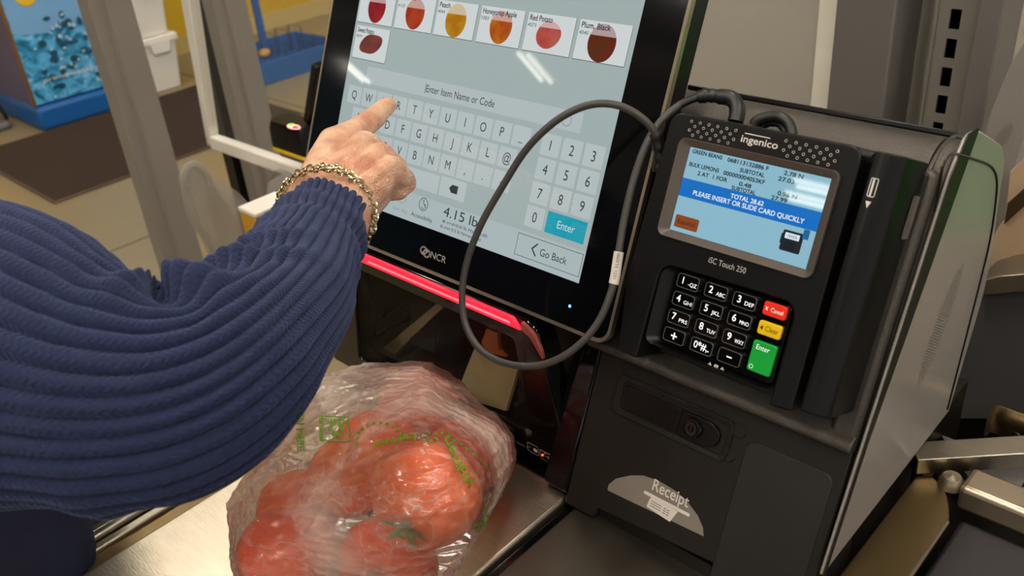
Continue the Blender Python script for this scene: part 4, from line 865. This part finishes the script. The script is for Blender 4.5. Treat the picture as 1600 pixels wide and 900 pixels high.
tlab = ['large orange red tomato at the right front of the clear bag', 'red tomato with green stem end at the front middle of the bag', 'red tomato at the front left corner of the bag', 'red tomato pressed to the right side of the bag', 'orange tomato at the far back of the bag near the scanner', 'tomato in the middle of the bag between front and back ones', 'tomato behind the middle of the bag under the printed recycling mark', 'tomato at the left middle of the bag under white creased film']
_ = ['large orange red tomato at the right front of the clear bag', 'red tomato with green stem end at the front middle of the bag', 'red tomato at the front left corner of the bag', 'tomato in the middle of the bag behind the front pair', 'red tomato between the two front ones near the bag bottom', 'red tomato pressed to the right side of the bag', 'orange tomato at the far back of the bag near the scanner', 'tomato behind the middle of the bag under the printed recycling mark', 'tomato at the left middle of the bag under white creased film', 'small tomato at the far left edge of the bag']
rnd = random.Random(11)
sun_ = None
tm0 = None
orient = [(100, 20), (75, 30), (150, 70), (160, 10), (170, 200), (150, 100), (165, 0), (170, 60)]
for i, (c, r) in enumerate(TS):
    t = thing('tomato', tlab[i], 'tomato', (c.x, c.y, c.z), 'tomatoes in the produce bag')
    if tm0 is None:
        bm = tomato_meshes(); me1 = bpy.data.meshes.new('tomato_flesh'); bmesh.ops.recalc_face_normals(bm, faces=bm.faces[:]); bm.to_mesh(me1); bm.free(); smooth_by(me1, 80); me1.materials.append(M['tomato'])
        bm = calyx_bm(); me2 = bpy.data.meshes.new('stem_end'); bm.to_mesh(me2); bm.free(); me2.materials.append(M['calyx'])
        me3 = me1.copy(); me3.materials.clear(); me3.materials.append(M['tomato2']); tm0 = 1
    for nm, me in (('flesh', me3 if i in (0, 4, 5) else me1), ('stem_end', me2)):
        o = bpy.data.objects.new(nm, me); COL.objects.link(o); o.parent = t
    t.scale = (r, r, r); t.rotation_euler = (radians(orient[i][0]), 0, radians(orient[i][1]))
# bag film: hull of the tomatoes plus pinched and puffed corners
bm = BM()
pts = []
for c, r in TS:
    for k in range(60):
        z = 1-2*(k+.5)/60; a = k*2.39996; q = Vector((cos(a)*(1-z*z)**.5, sin(a)*(1-z*z)**.5, z)); p = c+q*(r+.0065)
        p.z = max(p.z, PZ+.0004); pts.append(p)
ex = [GY(505, 580, .372), GY(560, 566, .372), GY(655, 568, .374), GY(690, 600, .376), GZ(345, 782, .915), GZ(388, 896, PZ+.001), GZ(380, 880, PZ+.0015), GZ(788, 700, .905), GZ(789, 740, .885), GZ(778, 790, PZ+.006), GZ(755, 830, PZ+.001), GZ(430, 700, .94), GZ(400, 735, .935), GZ(490, 590, .935), GY(600, 572, .355), GY(560, 572, .355), GY(650, 580, .36), GZ(700, 872, PZ+.001)]
pts += ex
for p in pts: bm.verts.new(p)
r_ = bmesh.ops.convex_hull(bm, input=bm.verts[:])
bmesh.ops.delete(bm, geom=[v for v in bm.verts if not v.link_faces], context='VERTS')
me = bpy.data.meshes.new('hull'); bm.to_mesh(me); bm.free()
ho = bpy.data.objects.new('hull', me); COL.objects.link(ho)
rm = ho.modifiers.new('r', 'REMESH'); rm.mode = 'VOXEL'; rm.voxel_size = .0028
sm_ = ho.modifiers.new('s', 'SMOOTH'); sm_.factor = .5; sm_.iterations = 5
sb = ho.modifiers.new('b', 'SUBSURF'); sb.levels = 1; sb.render_levels = 1
dg = bpy.context.evaluated_depsgraph_get(); dg.update(); me = bpy.data.meshes.new_from_object(ho.evaluated_get(dg)); bpy.data.objects.remove(ho)
me.update()
nrm = [v.normal.copy() for v in me.vertices]
pin1, pin2 = GZ(345, 782, .915), GZ(640, 640, .93)
for v in me.vertices:
    p = v.co; h = 0
    # long creases running from the gathered corner over the bag
    d = p-pin1; a = math.atan2(d.z, (d.xy).length)*2+math.atan2(d.y, d.x)
    q = Vector((a*9, d.length*7, 0)); h += (1-abs(noise.noise(q))*2.2)**2*.0013*min(1, d.length*9)
    q = Vector((p.x*26+p.y*18, p.y*70-p.x*50, p.z*60)); w_ = noise.noise(p*22+Vector((5, 1, 2)))
    h += max(0, 1-abs(noise.noise(q))*5)*.0022*(.5+w_)
    q = Vector((p.x*60+p.z*40, p.y*25, p.z*80-p.x*30))+Vector((9, 4, 1)); h += max(0, 1-abs(noise.noise(q))*6)*.0011*(.5-w_)
    h += noise.noise(p*18)*.003-.0015
    v.co = p+nrm[v.index]*(h-.0016)
    if v.co.z < PZ+.0003: v.co.z = PZ+.0003
def filmmat():
    m = bpy.data.materials.new('clear_produce_film'); m.use_nodes = True; nt = m.node_tree; nt.nodes.clear(); N_ = nt.nodes.new; K = nt.links.new
    out = N_('ShaderNodeOutputMaterial'); tr = N_('ShaderNodeBsdfTransparent'); tr.inputs[0].default_value = (.98, .97, .95, 1)
    df = N_('ShaderNodeBsdfDiffuse'); df.inputs[0].default_value = L3((250, 240, 224)); tl_ = N_('ShaderNodeBsdfTranslucent'); tl_.inputs[0].default_value = L3((255, 246, 232)); m1 = N_('ShaderNodeMixShader'); m1.inputs[0].default_value = .5; K(df.outputs[0], m1.inputs[1]); K(tl_.outputs[0], m1.inputs[2])
    tc = N_('ShaderNodeTexCoord'); n = N_('ShaderNodeTexNoise'); n.inputs['Scale'].default_value = 16; n.inputs['Detail'].default_value = 6; n.inputs['Distortion'].default_value = 1.4; mp = N_('ShaderNodeMapping'); mp.inputs['Scale'].default_value = (1, 1.6, 2.4); K(tc.outputs['Object'], mp.inputs[0]); K(mp.outputs[0], n.inputs['Vector'])
    cr = N_('ShaderNodeMapRange'); sb_ = N_('ShaderNodeMath'); sb_.operation = 'SUBTRACT'; sb_.inputs[1].default_value = .5; K(n.outputs['Fac'], sb_.inputs[0]); ab = N_('ShaderNodeMath'); ab.operation = 'ABSOLUTE'; K(sb_.outputs[0], ab.inputs[0]); cr.inputs['From Min'].default_value = .0; cr.inputs['From Max'].default_value = .05; cr.inputs['To Min'].default_value = .30; cr.inputs['To Max'].default_value = .13; K(ab.outputs[0], cr.inputs['Value'])
    an = N_('ShaderNodeAttribute'); an.attribute_name = 'bunch'; ma = N_('ShaderNodeMath'); ma.operation = 'MULTIPLY_ADD'; ma.inputs[1].default_value = .52; K(an.outputs['Fac'], ma.inputs[0]); K(cr.outputs[0], ma.inputs[2]); m2 = N_('ShaderNodeMixShader'); K(ma.outputs[0], m2.inputs[0]); K(tr.outputs[0], m2.inputs[1]); K(m1.outputs[0], m2.inputs[2])
    gl = N_('ShaderNodeBsdfGlossy'); gl.inputs['Roughness'].default_value = .12; gl.inputs[0].default_value = (1, 1, 1, 1)
    n2 = N_('ShaderNodeTexNoise'); n2.inputs['Scale'].default_value = 55; n2.inputs['Detail'].default_value = 5; n2.inputs['Distortion'].default_value = 2.2; K(mp.outputs[0], n2.inputs['Vector']); bp = N_('ShaderNodeBump'); bp.inputs['Strength'].default_value = .28; bp.inputs['Distance'].default_value = .002; K(n2.outputs['Fac'], bp.inputs['Height']); K(bp.outputs[0], gl.inputs['Normal'])
    fr = N_('ShaderNodeFresnel'); fr.inputs[0].default_value = 1.5; K(bp.outputs[0], fr.inputs['Normal']); ad = N_('ShaderNodeMath'); ad.operation = 'MULTIPLY_ADD'; ad.inputs[1].default_value = .85; ad.inputs[2].default_value = .02; K(fr.outputs[0], ad.inputs[0])
    m3 = N_('ShaderNodeMixShader'); K(ad.outputs[0], m3.inputs[0]); K(m2.outputs[0], m3.inputs[1]); K(gl.outputs[0], m3.inputs[2]); K(m3.outputs[0], out.inputs[0]); return m
M['bagfilm'] = filmmat()
me.name = 'produce_bag'; me.materials.clear(); me.materials.append(M['bagfilm'])
for p in me.polygons: p.use_smooth = True
bvh = BVHTree.FromPolygons([v.co.copy() for v in me.vertices], [list(p.vertices) for p in me.polygons])
bag = bpy.data.objects.new('produce_bag', me); COL.objects.link(bag)
at_ = me.attributes.new('bunch', 'FLOAT', 'POINT')      # how loosely gathered the film is (several layers of it) at each point
for v in me.vertices:
    q = min((v.co-c).length-r for c, r in TS); q = max(0, min(1, (q-.009)/.024)); at_.data[v.index].value = q*q*(3-2*q)
c0 = Vector((-.47, .28, PZ)); me.transform(Matrix.Translation(-c0)); bag.location = c0
tag(bag, 'clear crumpled produce bag full of tomatoes with green print', 'bag')
M['grnprint'] = mat('green_print', (104, 146, 12), .5)
def onbag(px, py, off=.0007):
    d = ray(px, py).normalized(); h = bvh.ray_cast(CAM, d)
    if h[0] is None: return None
    n = h[1] if h[1].dot(d) < 0 else -h[1]
    return h[0]+n*off
def bagprint(name, build):
    bm = BM(); build(bm)
    bmesh.ops.triangulate(bm, faces=bm.faces[:])
    bmesh.ops.subdivide_edges(bm, edges=[e for e in bm.edges if (e.verts[0].co-e.verts[1].co).length > 5], cuts=2)
    bad = []
    for v in bm.verts:
        q = onbag(v.co.x, v.co.y)
        if q is None: bad.append(v)
        else: v.co = q
    bmesh.ops.delete(bm, geom=bad, context='VERTS')
    return obj(name, bm, M['grnprint'], bag, smooth=False)
def ptext(bm, s, x, y, ang, h, w=None, arc=0):
    c, sn = cos(radians(ang)), sin(radians(ang))
    def f(a, b, d):
        b2 = b+arc*a*a
        return Vector((x+a*c+b2*sn, y+a*sn-b2*c, 0))
    for q in ((0, 0), (.7, 0), (0, .7), (.7, .7)): text(bm, s, lambda a, b, d: f(a+q[0], b+q[1], d), 0, 0, h, 0, w=w, align='L')
P2 = lambda a, b, d: Vector((a, b, 0))
def rec(bm):
    c = Vector((526, 671)); u = Vector((1, .06)); w_ = Vector((.03, 1))
    def f(a, b, d): q = c+u*a+w_*b; return Vector((q.x, q.y, 0))
    line2(bm, R4(-22, 20, -19, 19), 2.0, f, 0, closed=True)
    for k in range(3):
        a = radians(90+120*k); t = Vector((cos(a), sin(a))); s = Vector((-t.y, t.x)); o_ = t*8
        flat(bm, [tuple(o_+s*-8-t*3), tuple(o_+s*3-t*3), tuple(o_+s*3-t*6), tuple(o_+s*9+t*0), tuple(o_+s*3+t*6), tuple(o_+s*3+t*3), tuple(o_+s*-8+t*3)], f, 0)
    ptext(bm, 'PLASTIC', 545, 657, 183, 5, w=40); ptext(bm, 'RECYCLING', 506, 690, 268, 5, w=40)
bagprint('recycle_mark', rec)
def dots(bm):
    for k in range(11):
        a = radians(170+k*17); flat(bm, ell(594+36*cos(a), 688+26*sin(a), 3.0, 2.4, 8), P2, 0)
def dots2(bm):
    for k in range(8): flat(bm, ell(690+k*10, 678+k*5+k*k*.3, 2.9, 2.3, 8), P2, 0)
bagprint('dotted_swirl', dots); bagprint('dotted_line', dots2)
bagprint('print_freshness', lambda bm: ptext(bm, 'freshness', 650, 677, 170, 11, w=66, arc=.001))
bagprint('print_store_name', lambda bm: ptext(bm, 'Walmart', 745, 752, 226, 16, w=84, arc=-.003))
def spark(bm):
    for k in range(6):
        a = radians(60*k+20); flat(bm, [tuple(Vector((672, 684))+Vector((cos(a), sin(a)*.8))*4), tuple(Vector((672, 684))+Vector((cos(a+.25), sin(a+.25)*.8))*13), tuple(Vector((672, 684))+Vector((cos(a-.25), sin(a-.25)*.8))*13)], P2, 0)
bagprint('print_spark', spark)
bagprint('print_open_here', lambda bm: ptext(bm, 'OPEN HERE', 462, 625, 88, 12, w=80))
bagprint('print_here', lambda bm: (ptext(bm, 'HERE', 770, 795, 140, 12, w=42), line2(bm, [(752, 800), (775, 768), (783, 775)], 1.5, P2, 0)))

# ------------------------------------------------------------------ the person: hand, sleeve, bracelet
pe = thing('person', 'person in a navy ribbed sweater pointing one finger at the touchscreen keyboard', 'person', (-.85, .05, 0))
def caps(bm, a, ra, b, rb, sub=3):
    t = BM()
    for p, r in ((a, ra), (b, rb)):
        bmesh.ops.create_icosphere(t, subdivisions=sub, radius=r, matrix=Matrix.Translation(p))
    bmesh.ops.convex_hull(t, input=t.verts[:])
    bmesh.ops.delete(t, geom=[v for v in t.verts if not v.link_faces], context='VERTS')
    bmesh.ops.recalc_face_normals(t, faces=t.faces[:])
    m_ = bpy.data.meshes.new('x'); t.to_mesh(m_); t.free(); bm.from_mesh(m_); bpy.data.meshes.remove(m_)
def chain(bm, L):
    for i in range(len(L)-1): caps(bm, W(*L[i][:3]), L[i][3], W(*L[i+1][:3]), L[i+1][3])
HB = BM()
tipp = FP(*GF(607, 163, -.531), -.531)
# index: metacarpal base > knuckle > joints > tip
chain(HB, [(488, 298, .652, .0155), (522, 224, .718, .0132), (554, 206, .745, .0104), (571, 195, .755, .0098), (585, 184, .766, .0094), (597, 172, .775, .0085), (606, 165, .7825, .0072)])
chain(HB, [(512, 305, .645, .0155), (570, 230, .712, .0130), (592, 240, .742, .0105), (606, 262, .757, .0098), (598, 285, .740, .0092), (580, 292, .722, .008)])
chain(HB, [(530, 318, .640, .0150), (594, 248, .698, .0124), (617, 262, .728, .0100), (622, 281, .738, .0094), (606, 296, .722, .0086), (588, 300, .706, .0075)])
chain(HB, [(540, 334, .636, .0145), (610, 266, .684, .0114), (629, 278, .702, .0092), (634, 286, .708, .0086), (622, 297, .704, .0080), (608, 300, .696, .0068)])
# palm mass, thumb tucked under
chain(HB, [(490, 305, .665, .0150), (535, 240, .728, .0100)])
chain(HB, [(520, 318, .664, .0170), (575, 262, .712, .0140)])
chain(HB, [(548, 340, .650, .0150), (600, 285, .695, .0120)])
chain(HB, [(482, 308, .668, .0150), (508, 268, .712, .0110), (530, 256, .742, .0092), (548, 262, .752, .0082)])
# wrist and forearm under the sleeve
chain(HB, [(486, 318, .645, .0168), (478, 345, .625, .0170)]); chain(HB, [(540, 345, .634, .0168), (532, 368, .615, .0175)])
chain(HB, [(512, 330, .640, .0180), (503, 360, .618, .0190), (470, 440, .545, .028), (425, 520, .475, .032), (370, 575, .435, .034), (200, 610, .42, .040)])
# tendons and veins on the back of the hand
for a_, b_ in (((495, 278, .646), (523, 219, .706)), ((516, 282, .641), (568, 222, .700)), ((532, 294, .635), (592, 240, .687)), ((545, 310, .630), (607, 258, .674))):
    chain(HB, [a_+(.0044,), b_+(.0068,)])
for L_ in ([(505, 272, .645), (520, 262, .650), (545, 240, .672)], [(522, 290, .634), (548, 268, .648), (560, 252, .662), (585, 238, .680)], [(540, 300, .628), (560, 285, .640), (590, 262, .664)]):
    chain(HB, [p+(.0024,) for p in L_])
me = bpy.data.meshes.new('body'); HB.to_mesh(me); HB.free()
ho = bpy.data.objects.new('h', me); COL.objects.link(ho)
rm = ho.modifiers.new('r', 'REMESH'); rm.mode = 'VOXEL'; rm.voxel_size = .00105
sm_ = ho.modifiers.new('s', 'SMOOTH'); sm_.factor = .5; sm_.iterations = 7
dg = bpy.context.evaluated_depsgraph_get(); dg.update(); me = bpy.data.meshes.new_from_object(ho.evaluated_get(dg)); bpy.data.objects.remove(ho)
me.name = 'body'
# skin folds across the finger joints and fine creasing
J = [(W(571, 195, .755), (W(606, 165, .7825)-W(529, 228, .722)).normalized()), (W(597, 172, .775), (W(606, 165, .7825)-W(529, 228, .722)).normalized())]
nrm = [v.normal.copy() for v in me.vertices]
for v in me.vertices:
    p = v.co; h = noise.noise(p*130)*.00035+noise.noise(p*45)*.0006
    for c, d in J:
        q = p-c; s = q.dot(d)
        if q.length < .016: h -= .0007*max(0, cos(s*2*pi/.0042))*math.exp(-(s/.0055)**2)
    v.co = p+nrm[v.index]*h
def skinmat():
    m = mat('skin', (222, 158, 122), .42, sss=.12, spec=.45); nt = m.node_tree; p = nt.nodes['Principled BSDF']; N_ = nt.nodes.new; K = nt.links.new
    for l_ in list(p.inputs['Base Color'].links): nt.links.remove(l_)
    tc = N_('ShaderNodeTexCoord'); n = N_('ShaderNodeTexNoise'); n.inputs['Scale'].default_value = 55; n.inputs['Detail'].default_value = 5; K(tc.outputs['Object'], n.inputs['Vector'])
    cr = N_('ShaderNodeValToRGB'); e = cr.color_ramp.elements; e[0].position = .33; e[0].color = L3((206, 142, 112)); e[1].position = .68; e[1].color = L3((240, 200, 168)); k = e.new(.5); k.color = L3((228, 174, 140)); K(n.outputs['Fac'], cr.inputs['Fac']); K(cr.outputs['Color'], p.inputs['Base Color'])
    v = N_('ShaderNodeTexVoronoi'); v.inputs['Scale'].default_value = 750; n2 = N_('ShaderNodeTexNoise'); n2.inputs['Scale'].default_value = 130; n2.inputs['Detail'].default_value = 6; n2.inputs['Distortion'].default_value = 1.6
    mp = N_('ShaderNodeMapping'); mp.inputs['Scale'].default_value = (1.5, .8, 1.2); K(tc.outputs['Object'], mp.inputs[0]); K(mp.outputs[0], n2.inputs['Vector']); K(mp.outputs[0], v.inputs['Vector'])
    ad = N_('ShaderNodeMath'); ad.operation = 'MULTIPLY_ADD'; ad.inputs[1].default_value = .35; K(v.outputs['Distance'], ad.inputs[0]); K(n2.outputs['Fac'], ad.inputs[2])
    bp = N_('ShaderNodeBump'); bp.inputs['Strength'].default_value = 1.0; bp.inputs['Distance'].default_value = .0028; K(ad.outputs[0], bp.inputs['Height']); K(bp.outputs[0], p.inputs['Normal']); return m
M['skin'] = skinmat()
hand = obj('body', me, M['skin'], pe)
# fingernail on the far side of the tip
tx = (W(606, 165, .7825)-W(585, 184, .766)).normalized(); toC = (CAM-W(606, 165, .78)).normalized(); up_ = (toC-tx*toC.dot(tx)).normalized(); sd_ = tx.cross(up_)
nail_n = (up_*.45+sd_*-.9); nail_n = (nail_n-tx*nail_n.dot(tx)).normalized(); nail_s = tx.cross(nail_n)
nc = W(603, 167.5, .780)+nail_n*.0072
bm = BM(); g = []
for i in range(7):
    a = -.0048+.0016*i; row = []
    for j in range(7):
        b = -.0042+.0014*j; k = 1 if i < 5 else (.9 if i == 5 else .6)
        row.append(bm.verts.new(nc+tx*a+nail_s*b*k-nail_n*(b*b*55)))
    g.append(row)
for i in range(6):
    for j in range(6): bm.faces.new((g[i][j], g[i+1][j], g[i+1][j+1], g[i][j+1]))
nl = obj('fingernail', bm, mat('nail', (226, 168, 148), .25), pe); so = nl.modifiers.new('s', 'SOLIDIFY'); so.thickness = .0006

# sleeve
SL = [(-420, 430, .560, .078), (-200, 515, .470, .074), (0, 562, .430, .0700), (150, 603, .415, .0565), (275, 612, .415, .0485), (352, 562, .430, .0425), (416, 498, .470, .0372), (462, 430, .540, .0360), (492, 372, .605, .0310), (508, 338, .642, .0285)]
NR, NT_ = 34, 34*12
raw = [(W(x, y, d), r) for x, y, d, r in SL]
cpath = catmull([p for p, r in raw], 60); rp_ = catmull([Vector((r, 0, 0)) for p, r in raw], 60)
# resample evenly
Ls = [0]
for i in range(1, len(cpath)): Ls.append(Ls[-1]+(cpath[i]-cpath[i-1]).length)
NS = 560; tot = Ls[-1]; PA, RA, k = [], [], 0
for i in range(NS+1):
    s = tot*i/NS
    while k < len(Ls)-2 and Ls[k+1] < s: k += 1
    f = (s-Ls[k])/max(1e-9, Ls[k+1]-Ls[k]); PA.append(cpath[k].lerp(cpath[k+1], f)); RA.append(rp_[k].x*(1-f)+rp_[k+1].x*f)
# ease the centre line so that the rings do not cross at the elbow
for it in range(260):
    PA = [PA[0]]+[(PA[i-1]+PA[i]*2+PA[i+1])/4 for i in range(1, NS)]+[PA[-1]]
FR_ = frames(PA)
ie = min(range(NS+1), key=lambda i: (PA[i]-W(365, 567, .43)).length); se = tot*ie/NS
crv = (PA[min(NS, ie+60)]-PA[ie]).normalized()-(PA[ie]-PA[ie-60]).normalized(); crv.normalize()
verts, faces, uvs = [], [], []
for i in range(NS+1):
    s = tot*i/NS; t, n, b = FR_[i]; ds_ = s-se; sw = tot-s
    for k in range(NT_):
        th = 2*pi*k/NT_; dirv = n*cos(th)+b*sin(th); ci = dirv.dot(crv)
        inner_ = max(0, ci); R = RA[i]
        h = 0
        # soft folds bunching in the crook, fading toward the outside of the elbow
        side_ = dirv.dot((CAM-PA[i]).normalized())
        wv = math.exp(-(ds_/.062)**2)*max(.04, min(1, .42+.58*ci))
        ph = ds_+.010*sin(th*2+1)+.012*noise.noise(dirv*1.5+Vector((s*12, 0, 0)))
        fw_ = max(0, min(1, (ci+.72)/1.15)); fw_ = fw_*fw_*(3-2*fw_)
        for d0, k0, w0, a0 in ((-.034, -.012, .011, .0080), (-.004, .010, .0125, .0125), (.026, .022, .009, .0075), (.050, .030, .009, .0060)):
            q = (ds_-d0-k0*(1-ci)+.004*noise.noise(dirv*2.5+Vector((d0*90, 0, 0))))/w0
            h += fw_*a0*(1.5*math.exp(-q*q)-.9*math.exp(-(q/1.9)**2))
        h += wv*.0075*(sin(ph*2*pi/.034+.6)*.75+.35*sin(ph*2*pi/.021))
        h += .0030*noise.noise(Vector((s*30, cos(th)*1.4, sin(th)*1.4)))*math.exp(-(sw/.13)**4)
        h += .0035*sin(s*2*pi/.045+2.5*cos(th-.6))*math.exp(-((sw-.05)/.05)**2)*.5
        h += .005*noise.noise(Vector((s*14, cos(th)*1.1+4, sin(th)*1.1)))
        u = NR*(th/(2*pi))+.25*noise.noise(Vector((s*16, cos(th)*2, sin(th)*2)))
        rib = abs(sin(pi*u))**.5
        amp = .0046*(R/.05)**.8
        h += amp*(rib-.8)
        if sw < .004: h -= (1-sw/.004)**2*.0025
        verts.append(PA[i]+dirv*(R+h)); uvs.append((u/NR, s))
for i in range(NS):
    for k in range(NT_):
        k2 = (k+1) % NT_; faces.append((i*NT_+k, i*NT_+k2, (i+1)*NT_+k2, (i+1)*NT_+k))
# cuff turned in
verts.append(PA[0]); uvs.append((0, 0))
for k in range(NT_): faces.append(((k+1) % NT_, k, len(verts)-1))
base = len(verts); R0 = NS*NT_
for k in range(NT_): verts.append(PA[NS]+(verts[R0+k]-PA[NS])*.80-FR_[NS][0]*.006); uvs.append((k/NT_, tot))
for k in range(NT_): k2 = (k+1) % NT_; faces.append((R0+k, R0+k2, base+k2, base+k))
me = bpy.data.meshes.new('sweater_sleeve'); me.from_pydata([tuple(v) for v in verts], [], faces); me.update()
uvl = me.uv_layers.new(name='UVMap')
for lo in me.loops: uvl.data[lo.index].uv = uvs[lo.vertex_index]
def knit():
    m = mat('navy_rib_knit', (40, 47, 76), .85, spec=.15, nz=(120, .1)); nt = m.node_tree; p = nt.nodes['Principled BSDF']; N_ = nt.nodes.new; K = nt.links.new
    p.inputs['Sheen Weight'].default_value = .35; p.inputs['Sheen Roughness'].default_value = .4; p.inputs['Sheen Tint'].default_value = L3((150, 165, 215))
    uv = N_('ShaderNodeUVMap'); sx = N_('ShaderNodeSeparateXYZ'); K(uv.outputs[0], sx.inputs[0])
    # chevron stitches: rows along the sleeve, slanting away from each rib's middle
    m1 = N_('ShaderNodeMath'); m1.operation = 'MULTIPLY'; m1.inputs[1].default_value = NR*2; K(sx.outputs[0], m1.inputs[0]); m2 = N_('ShaderNodeMath'); m2.operation = 'PINGPONG'; m2.inputs[1].default_value = .5; K(m1.outputs[0], m2.inputs[0])
    m3 = N_('ShaderNodeMath'); m3.operation = 'MULTIPLY_ADD'; m3.inputs[1].default_value = 420; K(sx.outputs[1], m3.inputs[0]); m4 = N_('ShaderNodeMath'); m4.operation = 'MULTIPLY'; m4.inputs[1].default_value = 1.4; K(m2.outputs[0], m4.inputs[0]); K(m4.outputs[0], m3.inputs[2])
    m5 = N_('ShaderNodeMath'); m5.operation = 'PINGPONG'; m5.inputs[1].default_value = .5; K(m3.outputs[0], m5.inputs[0])
    n = N_('ShaderNodeTexNoise'); n.inputs['Scale'].default_value = 900; tc = N_('ShaderNodeTexCoord'); K(tc.outputs['Object'], n.inputs['Vector'])
    m6 = N_('ShaderNodeMath'); m6.operation = 'MULTIPLY_ADD'; m6.inputs[1].default_value = .9; K(n.outputs['Fac'], m6.inputs[0]); K(m5.outputs[0], m6.inputs[2])
    bp = N_('ShaderNodeBump'); bp.inputs['Strength'].default_value = .8; bp.inputs['Distance'].default_value = .0011; K(m6.outputs[0], bp.inputs['Height']); K(bp.outputs[0], p.inputs['Normal']); return m
M['knit'] = knit()
obj('sweater_sleeve', me, M['knit'], pe, smooth=True)
# vest body at the lower left
vc = W(-88, 850, .74); bm = BM(); R_ = []
for i in range(26):
    z = .55+i*.027; k = (1+.05*sin(i*.5))*(1 if i < 17 else max(.30, (1-((i-16)/9.6)**2))**.5); R_.append([])
    for j in range(60):
        a = 2*pi*j/60; q = .006*sin(a*9+i*.2)+.005*noise.noise(Vector((cos(a)*3, sin(a)*3, z*14)))
        R_[-1].append(bm.verts.new(Vector((vc.x+cos(a)*(.155*k+q)*(1-.02*i/25), vc.y+sin(a)*(.118*k+q), z))))
for i in range(25):
    for j in range(60): bm.faces.new((R_[i][j], R_[i][(j+1) % 60], R_[i+1][(j+1) % 60], R_[i+1][j]))
bm.faces.new(R_[0][::-1]); bm.faces.new(R_[-1])
obj('vest', bm, mat('dark_navy_cloth', (38, 44, 70), .75, nz=(30, .1), bump=(300, .3), spec=.2), pe)
bm = BM()
for s in (-1, 1):
    tube(bm, [Vector((vc.x+.075*s, vc.y, .56)), Vector((vc.x+.08*s, vc.y+.01, .30)), Vector((vc.x+.085*s, vc.y, .03))], [.075, .06, .05], 16)
obj('trousers', bm, mat('dark_trousers', (26, 27, 34), .8), pe)
bm = BM()
for s in (-1, 1):
    prism(bm, rrect(vc.x+.085*s-.045, vc.x+.085*s+.045, vc.y-.10, vc.y+.16, .04), XYZ, 0, .05)
obj('shoes', bm, mat('black_shoe', (24, 23, 23), .5), pe, bevel=.01)
# bracelet of interlocked links around the cuff end
ax = FR_[NS][0]; ctr_ = PA[NS]+ax*.005; n_, b_ = FR_[NS][1], FR_[NS][2]
M['goldm'] = mat('gold_chain', (226, 212, 172), .2, metal=1, nz=(200, .1))
bm = BM(); NL = 46; RB = .0338
for k in range(NL):
    a = 2*pi*k/NL; rd = n_*cos(a)+b_*sin(a); tg = ax.cross(rd).normalized(); c = ctr_+rd*(RB+.0006*(-1)**k)
    for q in (0, 1):
        tilt = radians(38 if q == 0 else -38)
        e1 = (tg*cos(tilt)+ax*sin(tilt)); e2 = (ax*cos(tilt)-tg*sin(tilt))*.6+rd*.75*(1 if q else -1); e2.normalize()
        cc = c+ax*(.0014 if q else -.0014)
        tube(bm, [cc+e1*.0034*cos(t_)+e2*.0024*sin(t_) for t_ in [2*pi*j/12 for j in range(13)]],   .0008, 6, cap=False)
obj('bracelet', bm, M['goldm'], pe, label='gold chain link bracelet')
